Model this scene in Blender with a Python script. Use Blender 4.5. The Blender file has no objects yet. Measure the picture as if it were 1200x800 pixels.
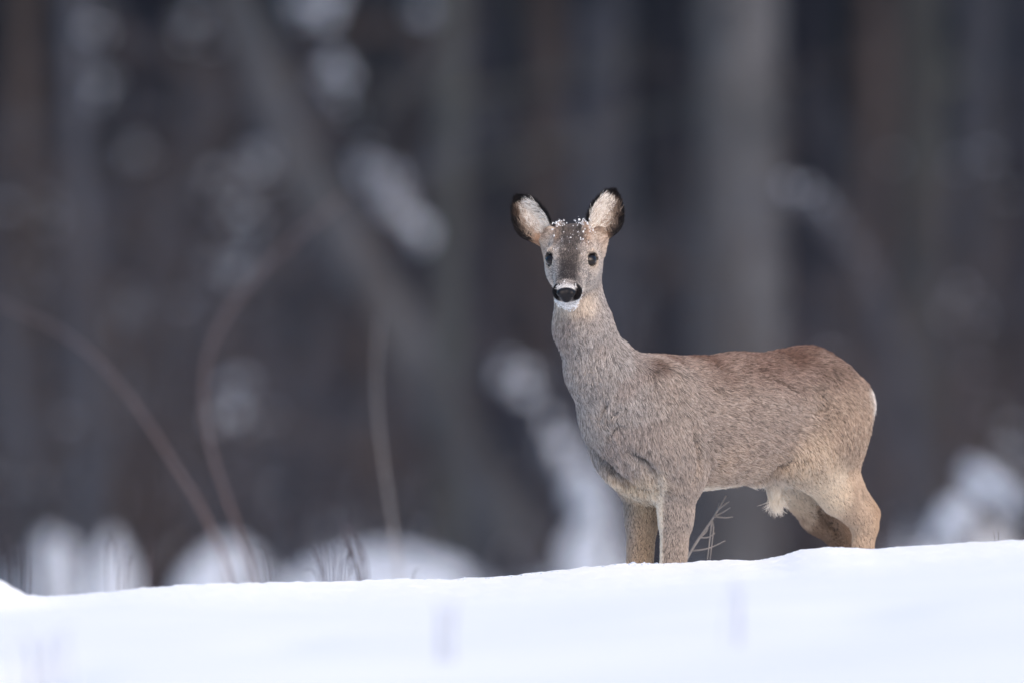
import bpy, math, random
import numpy as np
from mathutils import Vector, kdtree

rng = np.random.default_rng(7)
random.seed(7)
scene = bpy.context.scene
col = scene.collection

# ------------------------------------------------------------------ camera
CAM_Z = 0.633
CAM_D = 22.222
cd = bpy.data.cameras.new("camera")
cd.lens = 400.0
cd.sensor_width = 36.0
cd.clip_start = 0.5
cd.clip_end = 3000.0
cam = bpy.data.objects.new("camera", cd)
cam.location = (0.0, -CAM_D, CAM_Z)
cam.rotation_euler = (math.radians(90.0), 0.0, 0.0)
col.objects.link(cam)
scene.camera = cam
cd.dof.use_dof = True
cd.dof.focus_distance = CAM_D - 0.22
cd.dof.aperture_fstop = 2.8

# ------------------------------------------------------------------ sky and sun (overcast winter day)
SUN_EL, SUN_AZ = 44.0, -24.0          # azimuth measured from the camera's back towards the left
world = bpy.data.worlds.new("World")
scene.world = world
world.use_nodes = True
wn = world.node_tree.nodes
wl = world.node_tree.links
wn.clear()
w_out = wn.new("ShaderNodeOutputWorld")
w_bg = wn.new("ShaderNodeBackground")
w_hsv = wn.new("ShaderNodeHueSaturation")
w_sky = wn.new("ShaderNodeTexSky")
w_sky.sky_type = 'NISHITA'
w_sky.sun_disc = False
w_sky.sun_elevation = math.radians(SUN_EL)
w_sky.dust_density = 4.0
w_hsv.inputs["Saturation"].default_value = 1.55
w_hsv.inputs["Hue"].default_value = 0.487
w_bg.inputs["Strength"].default_value = 0.14
wl.new(w_sky.outputs[0], w_hsv.inputs["Color"])
wl.new(w_hsv.outputs[0], w_bg.inputs["Color"])
wl.new(w_bg.outputs[0], w_out.inputs["Surface"])

sd = bpy.data.lights.new("sun", 'SUN')
sd.energy = 0.55
sd.angle = math.radians(60.0)
sd.color = (0.94, 0.975, 1.0)
sun = bpy.data.objects.new("sun", sd)
_az = math.radians(SUN_AZ)
sun_dir = Vector((-math.sin(_az) * math.cos(math.radians(SUN_EL)),
                  -math.cos(_az) * math.cos(math.radians(SUN_EL)),
                  math.sin(math.radians(SUN_EL))))       # towards the sun
sun.rotation_euler = (-sun_dir).to_track_quat('-Z', 'Y').to_euler()
sun.location = (-10, -10, 20)
col.objects.link(sun)
# Nishita: rotation 0 puts the sun on +Y, turning clockwise
w_sky.sun_rotation = math.atan2(sun_dir.x, sun_dir.y)

scene.view_settings.view_transform = 'Standard'
scene.view_settings.look = 'None'
scene.view_settings.gamma = 1.0
scene.view_settings.exposure = 0.66
scene.render.engine = 'CYCLES'
scene.cycles.use_denoising = True
scene.cycles.max_bounces = 8
scene.cycles.diffuse_bounces = 4
scene.cycles.use_adaptive_sampling = False
scene.cycles_curves.shape = 'RIBBONS'


# ------------------------------------------------------------------ helpers
def ss(e0, e1, x):
    t = np.clip((x - e0) / (e1 - e0), 0.0, 1.0)
    return t * t * (3 - 2 * t)


def at(px, py, Y):
    """world point seen at photo pixel (1200x800) at depth Y"""
    k = (CAM_D + Y) / CAM_D / 600.0
    return np.array([(px - 600.0) * k, Y, CAM_Z + (400.0 - py) * k])


def srgb(r, g, b):
    c = np.array([r, g, b], float) / 255.0
    return np.where(c <= 0.04045, c / 12.92, ((c + 0.055) / 1.055) ** 2.4)


class Noise:
    """cheap smooth noise: a sum of randomly oriented sines"""
    def __init__(self, seed, freq, n=14, dim=3):
        r = np.random.default_rng(seed)
        d = r.normal(size=(n, dim))
        d /= np.linalg.norm(d, axis=1)[:, None]
        self.k = d * (freq * 2 * math.pi) * r.uniform(0.5, 1.6, n)[:, None]
        self.p = r.uniform(0, 6.283, n)
        self.n = n

    def __call__(self, p):
        return np.sin(p @ self.k.T + self.p).sum(axis=-1) / math.sqrt(self.n / 2.0)


def link(o, parent=None):
    col.objects.link(o)
    if parent is not None:
        o.parent = parent
    return o


def tag(o, label=None, cat=None, group=None, kind=None):
    if label: o["label"] = label
    if cat: o["category"] = cat
    if group: o["group"] = group
    if kind: o["kind"] = kind
    return o


def empty(name, loc):
    o = bpy.data.objects.new(name, None)
    o.location = [float(v) for v in loc]
    o.empty_display_size = 0.1
    return link(o)


def mesh_data(name, V, F, mat, smooth=True):
    me = bpy.data.meshes.new(name)
    V = np.asarray(V, dtype=np.float32)
    if isinstance(F, np.ndarray):
        nf, k = F.shape
        me.vertices.add(len(V))
        me.vertices.foreach_set("co", V.ravel())
        me.loops.add(nf * k)
        me.loops.foreach_set("vertex_index", F.astype(np.int32).ravel())
        me.polygons.add(nf)
        me.polygons.foreach_set("loop_start", np.arange(0, nf * k, k, dtype=np.int32))
        me.update(calc_edges=True)
        me.validate()
    else:
        me.from_pydata(V.tolist(), [], F)
        me.update()
    if smooth:
        me.polygons.foreach_set("use_smooth", np.ones(len(me.polygons), dtype=bool))
    me.materials.append(mat)
    return me


def mesh_obj(name, V, F, mat, parent=None, smooth=True, origin=None):
    V = np.asarray(V, dtype=np.float64)
    if origin is not None:
        V = V - np.asarray(origin)
    o = bpy.data.objects.new(name, mesh_data(name, V, F, mat, smooth))
    link(o, parent)
    if origin is not None and parent is None:
        o.location = [float(v) for v in origin]
    return o


class MB:
    """collects tubes and blobs into one mesh"""
    def __init__(self):
        self.V, self.F, self.n = [], [], 0

    def add(self, V, F):
        self.V.append(np.asarray(V, float))
        self.F += [tuple(i + self.n for i in f) for f in F]
        self.n += len(V)

    def tube(self, P, R, sides=6, rough=0.0, seed=0, squash=None):
        P = np.asarray(P, float)
        n = len(P)
        R = np.broadcast_to(np.asarray(R, float), (n,))
        T = np.gradient(P, axis=0)
        T /= np.linalg.norm(T, axis=1)[:, None] + 1e-9
        ref = np.array([0.31, 0.95, 0.05]) if abs(T[0][1]) < 0.8 else np.array([1.0, 0, 0.1])
        rr = np.random.default_rng(seed)
        V = []
        lump = rr.normal(size=(n, sides)) * rough
        rib = rr.normal(size=sides) * rough
        for i in range(n):
            u = np.cross(T[i], ref); u /= np.linalg.norm(u)
            w = np.cross(T[i], u)
            for j in range(sides):
                a = 2 * math.pi * j / sides
                r = R[i] * (1 + lump[i, j] * 0.5 + rib[j])
                V.append(P[i] + u * math.cos(a) * r + w * math.sin(a) * r)
        F = []
        for i in range(n - 1):
            for j in range(sides):
                j2 = (j + 1) % sides
                F.append((i * sides + j, i * sides + j2, (i + 1) * sides + j2, (i + 1) * sides + j))
        F.append(tuple(range(sides - 1, -1, -1)))
        F.append(tuple((n - 1) * sides + j for j in range(sides)))
        self.add(V, F)

    def build(self, name, mat, parent=None, smooth=True, origin=None):
        return mesh_obj(name, np.concatenate(self.V), self.F, mat, parent, smooth, origin)


def catmull(P, n):
    """resample a control polyline smoothly"""
    P = np.asarray(P, float)
    Q = np.vstack([2 * P[0] - P[1], P, 2 * P[-1] - P[-2]])
    m = len(P) - 1
    ts = np.linspace(0, m - 1e-6, n)
    out = []
    for t in ts:
        i = int(t); f = t - i
        a, b, c, d = Q[i], Q[i + 1], Q[i + 2], Q[i + 3]
        out.append(0.5 * ((2 * b) + (c - a) * f + (2 * a - 5 * b + 4 * c - d) * f * f + (3 * b - a - 3 * c + d) * f ** 3))
    return np.array(out)


# ------------------------------------------------------------------ materials
def new_mat(name):
    m = bpy.data.materials.new(name)
    m.use_nodes = True
    return m, m.node_tree.nodes, m.node_tree.links, m.node_tree.nodes["Principled BSDF"]


def noisy_mat(name, c1, c2, scale=8.0, rough=0.85, stretch=(1, 1, 1), bump=0.3, bump_scale=None, detail=6.0, spec=0.25, bump_dist=0.02):
    m, n, l, p = new_mat(name)
    tc = n.new("ShaderNodeTexCoord")
    mp = n.new("ShaderNodeMapping")
    mp.inputs["Scale"].default_value = stretch
    nz = n.new("ShaderNodeTexNoise")
    nz.inputs["Scale"].default_value = scale
    nz.inputs["Detail"].default_value = detail
    cr = n.new("ShaderNodeValToRGB")
    cr.color_ramp.elements[0].position = 0.32
    cr.color_ramp.elements[1].position = 0.68
    cr.color_ramp.elements[0].color = (*c1, 1)
    cr.color_ramp.elements[1].color = (*c2, 1)
    l.new(tc.outputs["Object"], mp.inputs["Vector"])
    l.new(mp.outputs[0], nz.inputs["Vector"])
    l.new(nz.outputs["Fac"], cr.inputs[0])
    l.new(cr.outputs[0], p.inputs["Base Color"])
    p.inputs["Roughness"].default_value = rough
    p.inputs["Specular IOR Level"].default_value = spec
    if bump > 0:
        nb = n.new("ShaderNodeTexNoise")
        nb.inputs["Scale"].default_value = bump_scale or scale * 3
        nb.inputs["Detail"].default_value = 8
        l.new(mp.outputs[0], nb.inputs["Vector"])
        bp = n.new("ShaderNodeBump")
        bp.inputs["Strength"].default_value = bump
        bp.inputs["Distance"].default_value = bump_dist
        l.new(nb.outputs["Fac"], bp.inputs["Height"])
        l.new(bp.outputs[0], p.inputs["Normal"])
    return m


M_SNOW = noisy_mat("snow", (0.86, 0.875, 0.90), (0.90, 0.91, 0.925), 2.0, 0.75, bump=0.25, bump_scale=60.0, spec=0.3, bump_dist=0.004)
M_SNOWCAP = noisy_mat("shade_toned_snow", (0.46, 0.52, 0.62), (0.62, 0.68, 0.77), 9.0, 0.8, bump=0.3, bump_scale=40.0)  # shade of the wood and its blue tint put into this snow's colour
M_BARK_PALE = noisy_mat("pale_bark", (0.052, 0.057, 0.066), (0.095, 0.101, 0.114), 4.0, 0.9, (1, 1, 0.35), 0.6)
M_BARK_GREY = noisy_mat("grey_bark", (0.036, 0.041, 0.054), (0.074, 0.081, 0.103), 5.0, 0.9, (1, 1, 0.3), 0.6)  # cool blue of hazy air mixed into the bark colour
M_BARK_DARK = noisy_mat("dark_bark", (0.010, 0.012, 0.020), (0.028, 0.032, 0.048), 5.0, 0.9, (1, 1, 0.3), 0.6)  # haze blue of the deep wood put into the dark bark colour
M_BARK_BROWN = noisy_mat("brown_bark", (0.036, 0.030, 0.030), (0.074, 0.062, 0.062), 5.0, 0.9, (1, 1, 0.3), 0.6)
M_BARK_MOSS = noisy_mat("mossy_bark", (0.034, 0.039, 0.040), (0.066, 0.073, 0.077), 4.0, 0.9, (1, 1, 0.3), 0.6)
M_TWIG = noisy_mat("twig_bark", (0.070, 0.061, 0.070), (0.125, 0.110, 0.126), 20.0, 0.85, bump=0.2)
M_TWIG_PALE = noisy_mat("pale_twig_bark", (0.24, 0.22, 0.21), (0.38, 0.35, 0.33), 30.0, 0.8, bump=0.2)
M_STEM = noisy_mat("dry_stem", (0.15, 0.105, 0.098), (0.24, 0.178, 0.168), 30.0, 0.8, bump=0.2)
M_NEEDLE = noisy_mat("needles", (0.011, 0.017, 0.027), (0.036, 0.049, 0.072), 3.0, 0.7, bump=0.0)  # haze blue added to the needles' own dark blue-green
M_LEAF = noisy_mat("dry_leaves", (0.05, 0.047, 0.056), (0.11, 0.103, 0.118), 3.0, 0.8, bump=0.0)


# ------------------------------------------------------------------ ground: one snow sheet
CREST_Y = -0.30
_cp = np.array([(-700, 700), (-200, 690), (0, 699), (60, 698.5), (120, 694), (180, 687), (250, 683.5), (330, 682), (400, 680.5), (470, 677), (540, 678),
                (600, 674), (650, 668), (700, 662.5), (740, 660), (790, 660), (830, 655.5), (862, 655), (900, 656), (920, 649), (950, 642),
                (985, 641), (1025, 643), (1060, 640), (1110, 637), (1200, 632), (1500, 625), (2000, 640)], float)
_cy = np.interp(_cp[:, 0], [-400, 60, 280, 440, 840, 930, 1300], [-1.2, -1.15, -0.9, -0.30, -0.30, -0.55, -0.9])      # the crest swings nearer to the camera at both ends
_k = (CAM_D + _cy) / CAM_D / 600.0
_cx = (_cp[:, 0] - 600) * _k
_cz = CAM_Z + (400 - _cp[:, 1]) * _k
_xs = np.linspace(_cx[0], _cx[-1], 900)
_zs = np.interp(_xs, _cx, _cz)
_ys = np.interp(_xs, _cx, _cy)
_ys = np.convolve(np.pad(_ys, 30, mode='edge'), np.ones(61) / 61, mode='valid')
_zs = np.convolve(np.pad(_zs, 6, mode='edge'), np.ones(13) / 13, mode='valid')
_zw = np.convolve(np.pad(_zs, 150, mode='edge'), np.hanning(301) / np.hanning(301).sum(), mode='valid')
N_big = Noise(3, 0.35, 12, 2)
N_mid = Noise(4, 2.2, 14, 2)
N_fine = Noise(5, 14.0, 22, 2)
N_crumb = Noise(6, 42.0, 30, 2)
DENTS = [(60, 770, 0.07, -0.02), (330, 740, 0.09, -0.012), (1010, 745, 0.10, -0.012)]


def ground(x, y):
    x = np.asarray(x, float); y = np.asarray(y, float)
    p = np.stack([x, y], -1)
    hc = np.interp(x, _xs, _zs)
    d = np.interp(x, _xs, _ys) - y
    hw_ = np.interp(x, _xs, _zw)
    hf_ = hc + (hw_ - hc) * ss(0.1, 1.6, d)
    front = hf_ - 0.024 * (1 - np.exp(-np.clip(d, 0, None) / 0.6)) - 0.012 * ss(2, 12, d) + 0.0018 * N_mid(p * np.array([0.5, 0.3])) * ss(0.15, 1.2, d) + 0.03 * N_big(p) * ss(3.0, 12.0, d) - 0.02 * ss(3.0, 12.0, d)
    # drift at the left edge, nearer to the camera
    front = front + 0.060 * np.exp(-((x + 0.975) / 0.085) ** 2 - ((y + 1.5) / 0.25) ** 2)
    for (qx, qy, rad, dep) in DENTS:
        hh = 0.17
        dist = (CAM_Z - hh) * 600 * CAM_D / (qy - 400)
        cy = dist - CAM_D
        cx = (qx - 600) / 600 * dist / CAM_D
        q = ((x - cx) / rad) ** 2 + ((y - cy) / (rad * 6)) ** 2
        front = front + dep * np.exp(-q)
    back = hc - 0.105 * ss(0.0, 0.28, -d) + 0.006 * N_mid(p * 2) * ss(0.2, 0.6, -d)
    low = -1.15 + 0.05 * N_big(p * 0.4) + 0.012 * N_mid(p) + 0.012 * np.clip(y - 70, 0, 300)
    back = back + (low - back) * ss(0.75, 7.0, y + 0.1 * N_mid(p * 0.7))
    z = np.where(d >= 0, front, back)
    near = np.exp(-(np.clip(np.abs(y + 0.5) - 0.4, 0, None) / 1.2) ** 2)
    z = z + (0.0006 * N_fine(p) + 0.0006 * N_crumb(p)) * near
    return z


def build_ground():
    fx = np.arange(-1.25, 1.2501, 0.006)
    g = [0.0]
    step = 0.02
    while g[-1] < 900:
        g.append(g[-1] + step); step *= 1.13
    g = np.array(g[1:])
    X = np.concatenate([-(1.25 + g[::-1]), fx, 1.25 + g])
    y1 = np.arange(-1.35, 0.05, 0.007)
    y2 = np.arange(-3.2, -1.35, 0.02)
    yf = [-3.2]; step = 0.03
    while yf[-1] > -60:
        yf.append(yf[-1] - step); step *= 1.08
    yb = [0.05]; step = 0.012
    while yb[-1] < 1500:
        yb.append(yb[-1] + step); step *= 1.06
    Y = np.concatenate([np.array(yf[1:])[::-1], y2, y1, np.array(yb)])
    gx, gy = np.meshgrid(X, Y, indexing='xy')
    gz = ground(gx.ravel(), gy.ravel())
    V = np.stack([gx.ravel(), gy.ravel(), gz], -1)
    nx, ny = len(X), len(Y)
    i = np.arange(ny - 1)[:, None] * nx + np.arange(nx - 1)[None, :]
    F = np.stack([i, i + 1, i + nx + 1, i + nx], -1).reshape(-1, 4)
    o = mesh_obj("snow_ground", V, F, M_SNOW)
    tag(o, "smooth white snow drift in the foreground and snowy ground beyond", None, None, "structure")


build_ground()


def gz(x, y):
    return float(ground(np.array([x]), np.array([y]))[0])


# ================================================================== the wood behind
def needle_cluster(mb_v, mb_f, c, d, L, w, rr, droop=0.3):
    """one leafy spray: a fan of narrow faces round a twig"""
    d = d / (np.linalg.norm(d) + 1e-9)
    side = np.cross(d, [0, 0, 1.0]); side /= np.linalg.norm(side) + 1e-9
    for k in range(5):
        s = rr.uniform(-1, 1)
        t0 = rr.uniform(0, 0.5)
        a = c + d * L * t0
        e = a + (d * 0.6 + side * s + np.array([0, 0, -droop * rr.uniform(0, 1)])) * L * rr.uniform(0.35, 0.7)
        up = np.array([0, 0, 1.0]) * w * rr.uniform(0.4, 1.0) + side * w * rr.uniform(-0.5, 0.5)
        i = len(mb_v)
        mb_v += [a - up, a + up, e + up * 0.3, e - up * 0.3]
        mb_f.append((i, i + 1, i + 2, i + 3))


def spruce_crown(seed, H_=1.0, R_=0.3, z0=0.04, whorls=26, per=9):
    rr = np.random.default_rng(seed)
    v, f = [], []
    for w in range(whorls):
        z = z0 + (H_ - z0) * (w / whorls) ** 0.95
        R = R_ * (1 - (z / H_)) ** 0.8 * rr.uniform(0.8, 1.15) + 0.01
        for k in range(per):
            a = 2 * math.pi * (k / per) + rr.uniform(-0.35, 0.35) + w * 0.7
            L = R * rr.uniform(0.7, 1.15)
            dr = rr.uniform(0.15, 0.5)
            n = 6
            for i in range(n):
                t = (i + rr.uniform(0.2, 0.9)) / n
                c = np.array([math.cos(a) * L * t, math.sin(a) * L * t, z - dr * L * t * t])
                needle_cluster(v, f, c, np.array([math.cos(a), math.sin(a), -dr]), 0.055, 0.006, rr)
    return np.array(v), f


def broad_crown(seed, n=2600):
    """open crown of twig-sprays filling an uneven ellipsoid (unit size)"""
    rr = np.random.default_rng(seed)
    cl = rr.normal(size=(38, 3)) * np.array([0.32, 0.32, 0.26])
    v, f = [], []
    for k in range(n // 5):
        c = cl[rr.integers(38)] + rr.normal(size=3) * 0.075
        d = rr.normal(size=3)
        needle_cluster(v, f, c, d, 0.09, 0.004, rr, 0.1)
    return np.array(v), f


SPR = []
for s_ in (1, 2, 3):
    v_, f_ = spruce_crown(s_)
    SPR.append(mesh_data("spruce_boughs", v_, f_, M_NEEDLE, False))
BRD = []
for s_ in (4, 5):
    v_, f_ = broad_crown(s_)
    BRD.append(mesh_data("crown_twigs", v_, f_, M_LEAF, False))


def px2x(px, Y):
    return (px - 600.0) / 600.0 * (CAM_D + Y) / CAM_D


def tall_tree(px, Y, width_px, mat, label, lean=0.0, height=15.0, seed=0, limbs=6, crown=0, group="tall trees of the wood", pxt=None):
    """a forest tree whose trunk crosses the frame; px is its middle at the picture's centre line"""
    rr = np.random.default_rng(seed + 100)
    X = px2x(px, Y)
    sc = 600.0 * CAM_D / (CAM_D + Y)
    r = width_px / sc / 2.0
    X0 = X - lean * (CAM_Z + 1.1)
    z0 = gz(X0, Y)
    t = empty("forest_tree", (X0, Y, z0))
    zz = np.concatenate([[-0.15, 0.0, 0.12, 0.35], np.linspace(0.8, height * 0.92, 15)])
    wob = np.cumsum(rr.normal(size=(len(zz), 2)) * 0.018, axis=0)
    pts = np.stack([lean * zz + wob[:, 0], wob[:, 1], zz], 1)
    rad = r * (1.0 - 0.75 * np.clip(zz / height, 0, 1)) * (1 + 0.55 * np.exp(-np.clip(zz, 0, 9) / 0.18))
    mb = MB()
    mb.tube(pts, rad, 14, 0.05, seed)
    for k in range(limbs):
        z = rr.uniform(0.8, 5.5)
        a = rr.uniform(0, 6.283)
        L = rr.uniform(0.5, 1.7)
        st = np.array([np.interp(z, zz, pts[:, 0]), np.interp(z, zz, pts[:, 1]), z])
        d = np.array([math.cos(a), math.sin(a), rr.uniform(-0.25, 0.45)])
        c1 = st + d * L * 0.5 + rr.normal(size=3) * 0.06
        c2 = st + d * L + rr.normal(size=3) * 0.12 - np.array([0, 0, 0.12 * L])
        pl = catmull([st, c1, c2], 7)
        mb.tube(pl, np.linspace(r * 0.22, 0.006, 7), 5, 0.05, seed + k)
        for q in range(4):
            b0 = pl[rr.integers(2, 6)]
            e0 = b0 + (d * 0.3 + rr.normal(size=3) * 0.5) * L * 0.35
            mb.tube([b0, (b0 + e0) / 2 + rr.normal(size=3) * 0.02, e0], [0.010, 0.007, 0.003], 4)
    mb.build("trunk", mat, t)
    cm = (SPR if crown == 0 else BRD)[seed % (3 if crown == 0 else 2)]
    co = bpy.data.objects.new("crown", cm)
    link(co, t)
    if crown == 0:
        zb = 5.2
        co.location = (lean * zb, 0, zb)
        co.scale = (height * 0.55, height * 0.55, height - zb + 0.8)
    else:
        co.location = (lean * height * 0.8, 0, height * 0.78)
        co.scale = (height * 0.36, height * 0.36, height * 0.30)
    co.rotation_euler = (0, 0, rr.uniform(0, 6.28))
    tag(t, label, "tree", group)
    return t


def young_spruce(px, Y, h, wid, label, seed, snow=0):
    rr = np.random.default_rng(seed + 500)
    X = px2x(px, Y)
    t = empty("young_spruce", (X, Y, gz(X, Y) - 0.05))
    mb = MB()
    mb.tube([[0, 0, -0.1], [0.02, 0, h * 0.3], [0, 0.02, h * 0.7], [0, 0, h * 0.98]], [0.07, 0.055, 0.03, 0.006], 8, 0.05, seed)
    mb.build("trunk", M_BARK_DARK, t)
    co = bpy.data.objects.new("crown", SPR[seed % 3])
    co.scale = (wid / 0.6, wid / 0.6, h)
    co.rotation_euler = (0, 0, rr.uniform(0, 6.28))
    link(co, t)
    if snow:
        sb = MB()
        for k in range(snow):
            z = h * rr.uniform(0.06, 0.55)
            a = rr.uniform(-2.6, -0.5)
            R = wid * 0.5 * (1 - z / h) ** 0.8 * rr.uniform(0.55, 0.95)
            c = np.array([math.cos(a) * R, math.sin(a) * R, z - 0.25 * R])
            lump(sb, c, np.array([rr.uniform(0.06, 0.14), rr.uniform(0.06, 0.16), rr.uniform(0.03, 0.06)]), rr)
        tag(sb.build("snow_load", M_SNOWCAP, t), kind="stuff")
    tag(t, label, "spruce", "young spruces in the dark of the wood")
    return t


def lump(mb, c, r, rr, ax=None):
    """a lumpy flattened ball of snow"""
    nu, nv = 9, 6
    V = []
    ax = np.eye(3) if ax is None else ax
    for i in range(nv + 1):
        for j in range(nu):
            th = math.pi * i / nv; ph = 2 * math.pi * j / nu
            q = np.array([math.sin(th) * math.cos(ph), math.sin(th) * math.sin(ph), math.cos(th)])
            if q[2] < 0: q[2] *= 0.4
            V.append(c + (q * r * rr.uniform(0.82, 1.12)) @ ax)
    F = [(i * nu + j, i * nu + (j + 1) % nu, (i + 1) * nu + (j + 1) % nu, (i + 1) * nu + j) for i in range(nv) for j in range(nu)]
    mb.add(V, F)


def bare_shrub(px, Y, h, spread, n, label, seed, mat=None, snow=0, thick=0.012):
    rr = np.random.default_rng(seed + 900)
    X = px2x(px, Y)
    t = empty("bare_shrub", (X, Y, gz(X, Y)))
    mb, sb = MB(), MB()
    tips = []
    for k in range(n):
        a = rr.uniform(0, 6.283)
        d = np.array([math.cos(a), math.sin(a), 0]) * spread * rr.uniform(0.2, 1.0)
        hh = h * rr.uniform(0.55, 1.0)
        P0 = np.array([math.cos(a), math.sin(a), 0]) * 0.06 - np.array([0, 0, 0.05])
        pl = catmull([P0, P0 + d * 0.25 + [0, 0, hh * 0.4], P0 + d * 0.6 + [0, 0, hh * 0.75] + rr.normal(size=3) * 0.06, P0 + d + [0, 0, hh] + rr.normal(size=3) * 0.1], 9)
        mb.tube(pl, np.linspace(thick * rr.uniform(0.7, 1.4), 0.003, 9), 5)
        for q in range(7):
            i = rr.integers(2, 8)
            L = h * rr.uniform(0.12, 0.32)
            dd = unit(d * 0.8 + rr.normal(size=3) * 0.6 * max(spread, 0.4) + [0, 0, 0.5])
            e = pl[i] + dd * L
            mb.tube([pl[i], (pl[i] + e) / 2 + rr.normal(size=3) * 0.03, e], [0.006, 0.0045, 0.002], 4)
            tips.append((pl[i] + e) / 2); tips.append(e)
            for q2 in range(2):
                e2 = (pl[i] + e) / 2 + unit(dd + rr.normal(size=3) * 0.6) * L * 0.6
                mb.tube([(pl[i] + e) / 2, e2], [0.004, 0.0015], 3)
                tips.append(e2)
    mb.build("stems", mat or M_TWIG, t)
    if snow:
        for k in rr.choice(len(tips), min(snow, len(tips)), replace=False):
            lump(sb, tips[k], np.array([rr.uniform(0.02, 0.07), rr.uniform(0.02, 0.05), rr.uniform(0.012, 0.03)]), rr)
        tag(sb.build("snow_load", M_SNOWCAP, t), kind="stuff")
    tag(t, label, "shrub", "bare shrubs at the wood's edge")
    return t


def unit(v):
    return v / (np.linalg.norm(v, axis=-1, keepdims=True) + 1e-9)


# trunks that can be told apart in the blur, left to right
tall_tree(22, 44, 44, M_BARK_BROWN, "brownish blurred tree trunk at the far left edge of the picture", 0.02, 14, 1)
tall_tree(98, 36, 30, M_BARK_GREY, "slim grey trunk behind the low end of the long arching stem, far left", -0.03, 13, 2, 8, 1)
tall_tree(178, 52, 52, M_BARK_DARK, "dark trunk left of the two arching stems", 0.015, 16, 3)
tall_tree(250, 60, 40, M_BARK_BROWN, "brown blurred trunk above the curved stem on the left", -0.02, 15, 4, 7, 1)
tall_tree(345, 58, 46, M_BARK_GREY, "grey trunk standing between the curved stem and the leaning trunk", 0.01, 15, 5)
tall_tree(517, 38, 44, M_BARK_MOSS, "greenish grey upright trunk in front of the snowy leaning log", 0.004, 16, 6)
tall_tree(566, 46, 56, M_BARK_DARK, "very dark trunk just left of the deer's ear", 0.0, 17, 7)
tall_tree(626, 62, 60, M_BARK_BROWN, "dim brown trunk straight behind the deer's head", -0.01, 16, 8, 4, 1)
tall_tree(700, 66, 60, M_BARK_GREY, "dim grey trunk right behind the deer's raised right-hand ear", 0.01, 17, 9, 4)
tall_tree(774, 48, 46, M_BARK_DARK, "dark narrow trunk left of the broad pale trunk", 0.0, 16, 10, 5)
tall_tree(866, 40, 112, M_BARK_PALE, "broad pale grey trunk rising behind the deer's back", 0.008, 19, 11, 3, 1)
tall_tree(962, 50, 66, M_BARK_DARK, "blackish trunk right of the broad pale trunk", -0.004, 17, 12, 5)
tall_tree(1012, 64, 44, M_BARK_BROWN, "brown trunk behind the snowy arched sapling", 0.01, 16, 13, 5, 1)
tall_tree(1086, 46, 62, M_BARK_MOSS, "mossy grey trunk at right, behind the arch's foot", -0.01, 17, 14, 5)
tall_tree(1150, 58, 52, M_BARK_GREY, "grey trunk near the right edge of the picture", 0.012, 16, 15, 5, 1)
tall_tree(1205, 42, 40, M_BARK_DARK, "dark trunk cut by the right edge of the picture", 0.0, 15, 16, 5)
for i, (px, Y) in enumerate([(-140, 48), (-330, 55), (-520, 42), (1330, 52), (1480, 44), (1700, 58)]):
    tall_tree(px, Y, 60, (M_BARK_DARK, M_BARK_GREY, M_BARK_BROWN)[i % 3], "tall forest tree standing outside the picture's edge", 0.0, 16, 30 + i, 4, i % 2, "forest trees outside the frame")

# young spruces fill the dark depth
_sp = [(30, 70, 'left corner'), (160, 78, 'second from the left'), (290, 72, 'behind the curved stem'), (410, 82, 'under the leaning trunk'), (520, 74, 'behind the mossy upright trunk'),
       (640, 84, "behind the deer's neck"), (740, 76, "behind the deer's shoulder"), (850, 86, "behind the deer's back"), (950, 76, "behind the deer's rump"), (1060, 82, 'right of the rump'),
       (1160, 74, 'near the right edge')]
for i, (px, Y, wh) in enumerate(_sp):
    young_spruce(px, Y, 7.5 + (i * 37 % 5) * 0.5, 3.4, "dark young spruce deep in the blurred wood, " + wh, i, 0)
for i in range(16):
    Y = 98 + (i % 3) * 8
    young_spruce(-420 + i * 135, Y, 10.5, 4.6, "dark spruce in the hindmost row of the wood", 40 + i, 0)
for i, (px, Y) in enumerate([(-110, 74), (-260, 80), (-420, 72), (1290, 80), (1430, 74), (1580, 82)]):
    young_spruce(px, Y, 8.0, 3.6, "dark young spruce beside the part of the wood in view", 70 + i, 0)

# the wood goes on to both sides of the picture
def x2px(X, Y):
    return 600.0 + X * 600.0 * CAM_D / (CAM_D + Y)


_rw = np.random.default_rng(88)
for sd_ in (-1, 1):
    for i in range(13):
        X = sd_ * (10.5 + 2.7 * i + _rw.uniform(-0.7, 0.7)); Y = 78 + (i % 3) * 6 + _rw.uniform(-2, 2)
        young_spruce(x2px(X, Y), Y, 8.0 + _rw.uniform(-1, 2), 3.8, "dark young spruce beside the part of the wood in view", 90 + i + 20 * (sd_ > 0), 0)
    for i in range(11):
        X = sd_ * (8.0 + 3.0 * i + _rw.uniform(-1, 1)); Y = 46 + (i * 7 % 19) + _rw.uniform(-3, 3)
        tall_tree(x2px(X, Y), Y, 52 + _rw.uniform(-16, 24), (M_BARK_DARK, M_BARK_GREY, M_BARK_BROWN)[i % 3], "tall forest tree standing outside the picture's edge", _rw.uniform(-0.02, 0.02), 16 + _rw.uniform(-2, 2), 140 + i + 20 * (sd_ > 0), 4, i % 2, "forest trees outside the frame")
for r_ in (0, 1):
    for i in range(24):
        X = -46 + i * 4.0 + r_ * 2.0
        young_spruce(x2px(X, 114 + r_ * 12), 114 + r_ * 12, 12.0, 5.2, "dark spruce in the hindmost row of the wood", 200 + i + 30 * r_, 0)

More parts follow.
